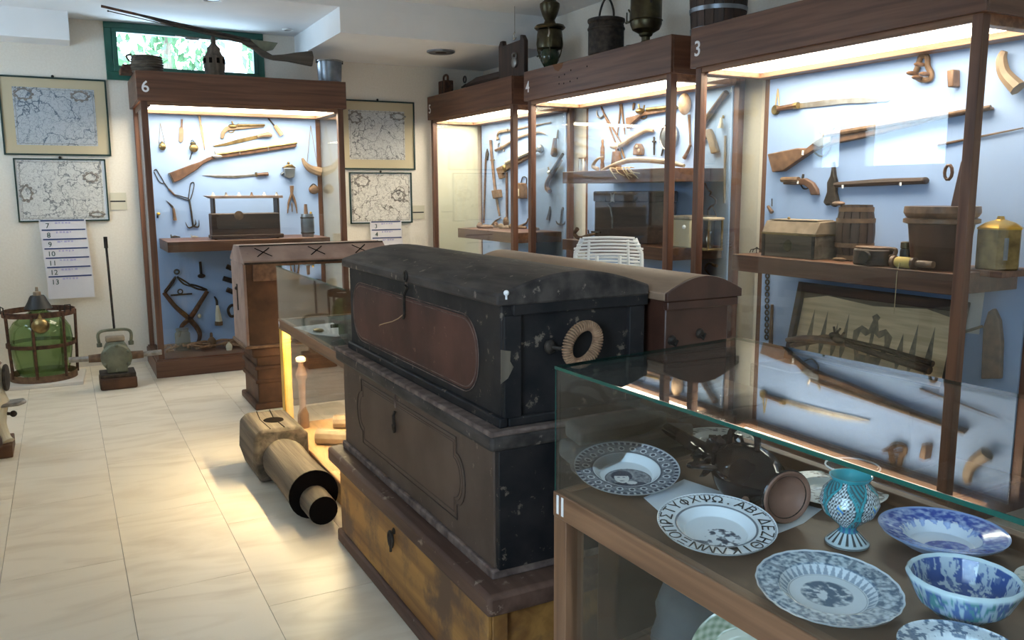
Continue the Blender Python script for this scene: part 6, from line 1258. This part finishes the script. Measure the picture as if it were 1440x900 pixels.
# on cabinet 4: samovar lamp, pail, second samovar, tub
c = q5(773, 90, 3.56); s = mpp(c); t = thing('hanging_lamp', 'ornate tarnished brass oil lamp with glass globe base on top of cabinet 4', 'lamp', (3.56, c.y, TP)); M_ = Matrix.Translation((3.56, c.y, TP))
MB().lathe([(5*s, 0), (8*s, 3*s), (13*s, 12*s), (14*s, 20*s), (12*s, 26*s)], 24, M_).build('glass_globe', 'globe_dark', t)
MB().lathe([(12*s, 26*s), (18*s, 28*s), (19*s, 34*s), (18*s, 46*s), (17*s, 52*s), (13*s, 56*s)], 28, M_).build('tank', 'darkbrass', t)
MB().lathe([(20*s, 54*s), (22*s, 56*s), (20*s, 59*s), (9*s, 61*s), (7*s, 66*s), (9*s, 70*s)], 28, M_).build('gallery', 'darkbrass', t)
MB().lathe([(9*s, 70*s), (11*s, 74*s), (14*s, 84*s), (14*s, 88*s), (9*s, 92*s), (6*s, 96*s)], 24, M_).build('chimney_cup', 'darkbrass', t)
MB().tube([(3.56, c.y+14*s, TP+20*s), (3.55, c.y+25*s, TP+22*s), (3.55, c.y+32*s, TP+22*s)], 1.4*s, 8).tube([(3.55, c.y+25*s, TP+18*s), (3.55, c.y+25*s, TP+38*s)], 1.0*s, 8).build('tap', 'darkbrass', t)
for k in range(6): a = k*1.047; MB().tube(spline([(3.56+18*s*math.cos(a), c.y+18*s*math.sin(a), TP+42*s), (3.56+20*s*math.cos(a), c.y+20*s*math.sin(a), TP+30*s), (3.56+14*s*math.cos(a), c.y+14*s*math.sin(a), TP+14*s), (3.56, c.y, TP+2*s)], 4), .7*s, 5).build('cage_wire', 'darkbrass', t)
MB().tube(spline([(3.56-.05, c.y-12*s, TP+54*s), (3.56-.06, c.y-16*s, TP+46*s), (3.56-.06, c.y-13*s, TP+40*s)], 4), 1.1*s, 6).build('chain', 'bright_steel', t)
MB().tube([(3.56, c.y-4*s, TP+92*s), (3.56, c.y+13*s, TP+86*s)], 2*s, 8).build('spout', 'darkbrass', t)
c = q5(852, 76, 3.56); s = mpp(c); t = thing('iron_pail', 'black iron pail with tall bail handle on top of cabinet 4', 'pail', (3.56, c.y, TP)); M_ = Matrix.Translation((3.56, c.y, TP))
MB().lathe([(24*s, 0), (25*s, 1*s), (25*s, 38*s), (24*s, 42*s), (26*s, 44*s), (26*s, 48*s), (23*s, 49*s), (23*s, 4*s), (.1*s, 4*s)], 32, M_).build('body', 'iron', t)
for z in (33, 44): MB().lathe([(25*s, z*s), (26.2*s, (z+1)*s), (26.2*s, (z+3)*s), (25*s, (z+4)*s)], 32, M_, cap=False).build('band', 'iron', t)
MB().tube(spline([(3.56, c.y+18*s, TP+46*s), (3.56, c.y+16*s, TP+60*s), (3.56, c.y+8*s, TP+73*s), (3.56, c.y, TP+76*s), (3.56, c.y-9*s, TP+72*s), (3.56, c.y-17*s, TP+58*s), (3.56, c.y-18*s, TP+46*s)], 5), 1.5*s, 8).build('bail', 'iron', t)
c = q5(908, 54, 3.58); s = mpp(c); t = thing('samovar', 'bulbous tarnished brass samovar with tap on top of cabinet 4', 'samovar', (3.58, c.y, TP)); M_ = Matrix.Translation((3.58, c.y, TP))
MB().bx(3.58-12*s, 3.58+12*s, c.y-12*s, c.y+12*s, TP, TP+3*s).build('foot', 'darkbrass', t, bevel=.004)
MB().lathe([(10*s, 3*s), (6*s, 7*s), (6*s, 12*s), (9*s, 14*s), (10*s, 17*s), (19*s, 22*s), (22*s, 29*s), (22*s, 34*s), (22*s, 64*s), (20*s, 70*s), (12*s, 74*s)], 32, M_).build('body', 'darkbrass', t)
MB().lathe([(22*s, 33*s), (23.5*s, 34*s), (22*s, 36*s)], 32, M_, cap=False).build('ring_moulding', 'darkbrass', t)
MB().tube([(3.57, c.y+20*s, TP+34*s), (3.56, c.y+30*s, TP+38*s), (3.56, c.y+42*s, TP+38*s)], 1.8*s, 8).tube([(3.56, c.y+31*s, TP+36*s), (3.56, c.y+31*s, TP+50*s), (3.56, c.y+36*s, TP+55*s)], 1.3*s, 8).tube([(3.56, c.y+40*s, TP+38*s), (3.56, c.y+40*s, TP+52*s)], 1.0*s, 8).build('tap', 'darkbrass', t)
MB().tube(spline([(3.55, c.y-12*s, TP+66*s), (3.54, c.y-18*s, TP+60*s), (3.55, c.y-20*s, TP+54*s)], 4), 2*s, 8).build('handle', 'iron', t)
c = q5(885, 58, 3.50); tag(MB().tube([(3.50, c.y+.02*math.cos(k), TP+.006+.0*k) if False else (3.50+.018*math.sin(k), c.y+.03*math.cos(k), TP+.006) for k in [j*.63 for j in range(10)]], .005, 6, closed=True).build('iron_ring', 'iron'), 'small iron ring lying beside the samovar foot', 'ring')
c = q5(990, 33, 3.70); s = mpp(c); yc = 4.23; t = thing('wooden_tub', 'large coopered dark wooden tub with metal hoop above cabinets 3 and 4', 'tub', (3.74, yc, TP)); M_ = Matrix.Translation((3.74, yc, TP)); r0, r1, h = .165, .185, .30
for k in range(18):
    A0, A1 = 2*math.pi*k/18+.012, 2*math.pi*(k+1)/18-.012
    vs = [(r*math.cos(a), r*math.sin(a), z) for (rr0, z) in ((r0, 0), (r1, h)) for (r, a) in ((rr0, A0), (rr0, A1), (rr0-.018, A1), (rr0-.018, A0))]
    MB().add(vs, [(0, 1, 5, 4), (1, 2, 6, 5), (2, 3, 7, 6), (3, 0, 4, 7), (3, 2, 1, 0), (4, 5, 6, 7)], M_).build('stave', 'dark_z', t)
for (z, dz) in ((.005, .03), (.13, .025), (.25, .025)): r = r0+(r1-r0)*z/h+.001; MB().lathe([(r, z), (r+.003, z), (r+.006, z+dz), (r+.003, z+dz)], 36, M_, cap=False).build('hoop', 'pewter', t)
MB().lathe([(r0-.018, .015), (r0-.018, .03)], 24, M_).build('bottom', 'dark_x', t)

# ================================================================== along the back wall: demijohn, hand pump, cream machine
cx, cy = -.225, 7.86
sl = thing
tag(MB().prism([(-.50, 7.58, 0), (.055, 7.545, 0), (.09, 8.10, 0), (-.47, 8.14, 0)], (0, 0, .028)).build('marble_slab', 'marble_slab', bevel=.004), 'white marble slab under the green demijohn', 'slab')
z0 = .0285; zt = P(62, 432, y=cy).z-z0; rb = .235
t = thing('demijohn', 'big green glass demijohn with dark funnel cap inside an iron cage', 'demijohn', (cx, cy, z0)); M_ = Matrix.Translation((cx, cy, z0))
MB().lathe([(.10, .03), (.17, .035), (.205, .10), (.225, .22), (.235, .34), (.225, .42), (.19, .48), (.11, .535), (.06, .56), (.05, .60)], 40, M_).build('bottle', 'bottle_green', t)
zf_ = P(60, 432, y=cy).z-z0; ztp = P(60, 415, y=cy).z-z0
MB().lathe([(.105, zf_-.005), (.10, zf_+.005), (.075, zf_+.05), (.06, ztp-.015), (.05, ztp)], 28, M_).build('funnel_cap', 'ink', t)
MB().lathe([(.03, ztp), (.028, ztp+.03), (.012, ztp+.035), (.010, ztp+.07)], 14, M_).build('cork', 'palewood', t)
ca = thing('iron_cage', 'rusty riveted iron cage around the green demijohn', 'cage', (cx, cy, z0)); rc = .262
zr_ = P(62, 437, y=cy).z-z0
def band(z, hgt, r, nm, mt='rust'): MB().lathe([(r, z), (r+.006, z), (r+.006, z+hgt), (r, z+hgt), (r, z)], 40, M_, cap=False).build(nm, mt, ca)
band(zr_-.03, .045, rc, 'top_hoop'); band(P(62, 482, y=cy).z-z0-.015, .03, rc-.012, 'middle_hoop'); band(.0, .055, rc-.02, 'bottom_hoop', 'leather')
for k in range(7):
    a = R(-100+k*360/7); p = lambda r, z: (cx+r*math.cos(a), cy+r*math.sin(a), z0+z)
    MB().tube([p(rc+.003, zr_), p(rc-.004, zr_*.55), p(rc-.014, .03)], .012, 6, flat=1).build('upright', 'rust', ca)
for a in (R(200), R(-38)):
    ex = Vector((math.cos(a), math.sin(a), 0)); tn = Vector((-math.sin(a), math.cos(a), 0)); b_ = Vector((cx, cy, z0+zr_))+ex*(rc+.008)
    MB().tube([b_-tn*.035, b_-tn*.033+Vector((0, 0, .06)), b_+tn*.033+Vector((0, 0, .055)), b_+tn*.035], .005, 6).build('carry_loop', 'iron', ca)
p = P(57, 458, y=cy-.30); t = thing('hanging_ball', 'round pierced copper ball hung at the front of the iron cage', 'ball', (p.x, cy-.305, p.z-.04)); s = mpp(p)
MB().ball((p.x, cy-.315, p.z), (11.5*s, 10*s, 11*s), 18).build('body', 'brass', t); MB().lathe([(3*s, 10*s), (2*s, 14*s), (.8*s, 17*s)], 10, Matrix.Translation((p.x, cy-.315, p.z))).build('neck', 'brass', t)
MB().tube([(p.x, cy-.315, p.z+15*s), (p.x, cy-rc-.01, z0+zr_+.01)], .004, 6).build('hook', 'iron', t)
# hand pump
b0 = P(168, 547, z=0); px, py = b0.x, b0.y+.08
t = thing('hand_pump', 'olive green cast-iron hand pump on a wooden block with tall rod handle', 'pump', (px, py, 0)); s = mpp((px, py, .2))
MB().bx(px-.135, px+.135, py-.10, py+.16, 0, .095).build('wooden_block', 'chest_brown', t, bevel=.015)
MB().bx(px-.13, px+.13, py-.09, py+.15, .095, .125).build('bed_plate', 'iron', t, bevel=.006)
MB().bx(px-.075, px+.075, py-.05, py+.10, .125, .20).build('housing_foot', 'olive_metal', t, bevel=.01)
MB().lathe([(.105, 0), (.115, .02), (.115, .05), (.10, .07), (.06, .085)], 28, frame_m((px, py+.03, .245), (1, 0, 0), (0, 0, 1), (0, -1, 0))).build('pump_body', 'olive_metal', t)
for k in range(6): a = k*1.047+.5; MB().ball((px+.10*math.cos(a), py-.045, .245+.10*math.sin(a)), .014, 8).build('bolt', 'olive_metal', t)
MB().prism([(px-.09, py-.02, .32), (px+.09, py-.02, .32), (px+.06, py-.02, .37), (px-.06, py-.02, .37)], (0, .09, 0)).build('valve_cover', 'olive_metal', t, bevel=.008)
MB().bx(px-.07, px+.07, py-.01, py+.06, .37, .415).build('cross_head', 'bone', t, bevel=.01)
for sx in (-1, 1):
    MB().tube([(px+sx*.10, py+.03, .245), (px+sx*.20, py+.03, .245)], [.035, .03], 12).build('flange', 'leather', t)
    MB().tube([(px+sx*.20, py+.03, .245), (px+sx*.34, py+.03, .25)], .022, 12).build('pipe', 'steel', t)
MB().tube(spline([(px-.115, py+.02, .36), (px-.12, py+.02, .43), (px-.09, py+.02, .46), (px, py+.02, .465), (px+.09, py+.02, .46), (px+.12, py+.02, .43), (px+.115, py+.02, .36)], 4), .012, 8).build('yoke', 'olive_metal', t)
for sx in (-1, 1): MB().lathe([(.02, 0), (.02, .03)], 10, Matrix.Translation((px+sx*.115, py+.02, .335))).build('yoke_nut', 'olive_metal', t)
top = P(148, 333, y=py+.10); MB().tube([(px, py+.02, .465), (top.x, py+.10, top.z)], [.009, .009], 8).build('rod', 'iron', t)
MB().bx(top.x-.014, top.x+.014, py+.09, py+.11, top.z-.09, top.z).build('rod_end', 'iron', t)
# cream painted machine at the left edge
b0 = P(6, 640, z=0); mx, my = b0.x+.0, b0.y+.08
t = thing('cast_iron_machine', 'cream painted cast-iron machine with grey tray at the left picture edge', 'machine', (mx, my, 0))
MB().bx(mx-.23, mx+.05, my-.16, my+.14, 0, .075).build('base_block', 'chest_brown', t, bevel=.006)
for dx in (0, -.17): MB().tube(spline([(mx+dx+.03, my-.10, .085), (mx+dx+.02, my-.085, .11), (mx+dx+.0, my-.06, .19), (mx+dx*.6, my-.02, .29)], 4), lerp_list([.034, .024, .028, .045], 4), 10).build('leg', 'cream_iron', t)
MB().lathe([(.085, .27), (.10, .31), (.08, .37), (.09, .44), (.08, .50), (.065, .53)], 24, Matrix.Translation((mx-.05, my, 0))).build('column', 'cream_iron', t)
MB().lathe([(.065, .53), (.08, .545), (.055, .58), (.02, .59)], 20, Matrix.Translation((mx-.05, my, 0))).build('cap', 'stockwood', t)
MB().lathe([(.078, 0), (.082, .008), (.078, .016), (.03, .02)], 24, axis_m((mx+.035, my, .455), (mx+.2, my-.02, .455))).build('flywheel', 'iron', t)
MB().prism([(mx-.02, my-.07, .285), (mx+.10, my-.09, .29), (mx+.14, my-.05, .295), (mx+.125, my+.02, .295), (mx, my+.05, .285)], (0, 0, .022)).build('tray', 'steel', t, bevel=.008)
MB().tube([(mx+.0, my-.03, .245), (mx+.06, my-.05, .24)], .010, 8).ball((mx+.066, my-.052, .24), .02, 10).build('thumb_screw', 'iron', t)
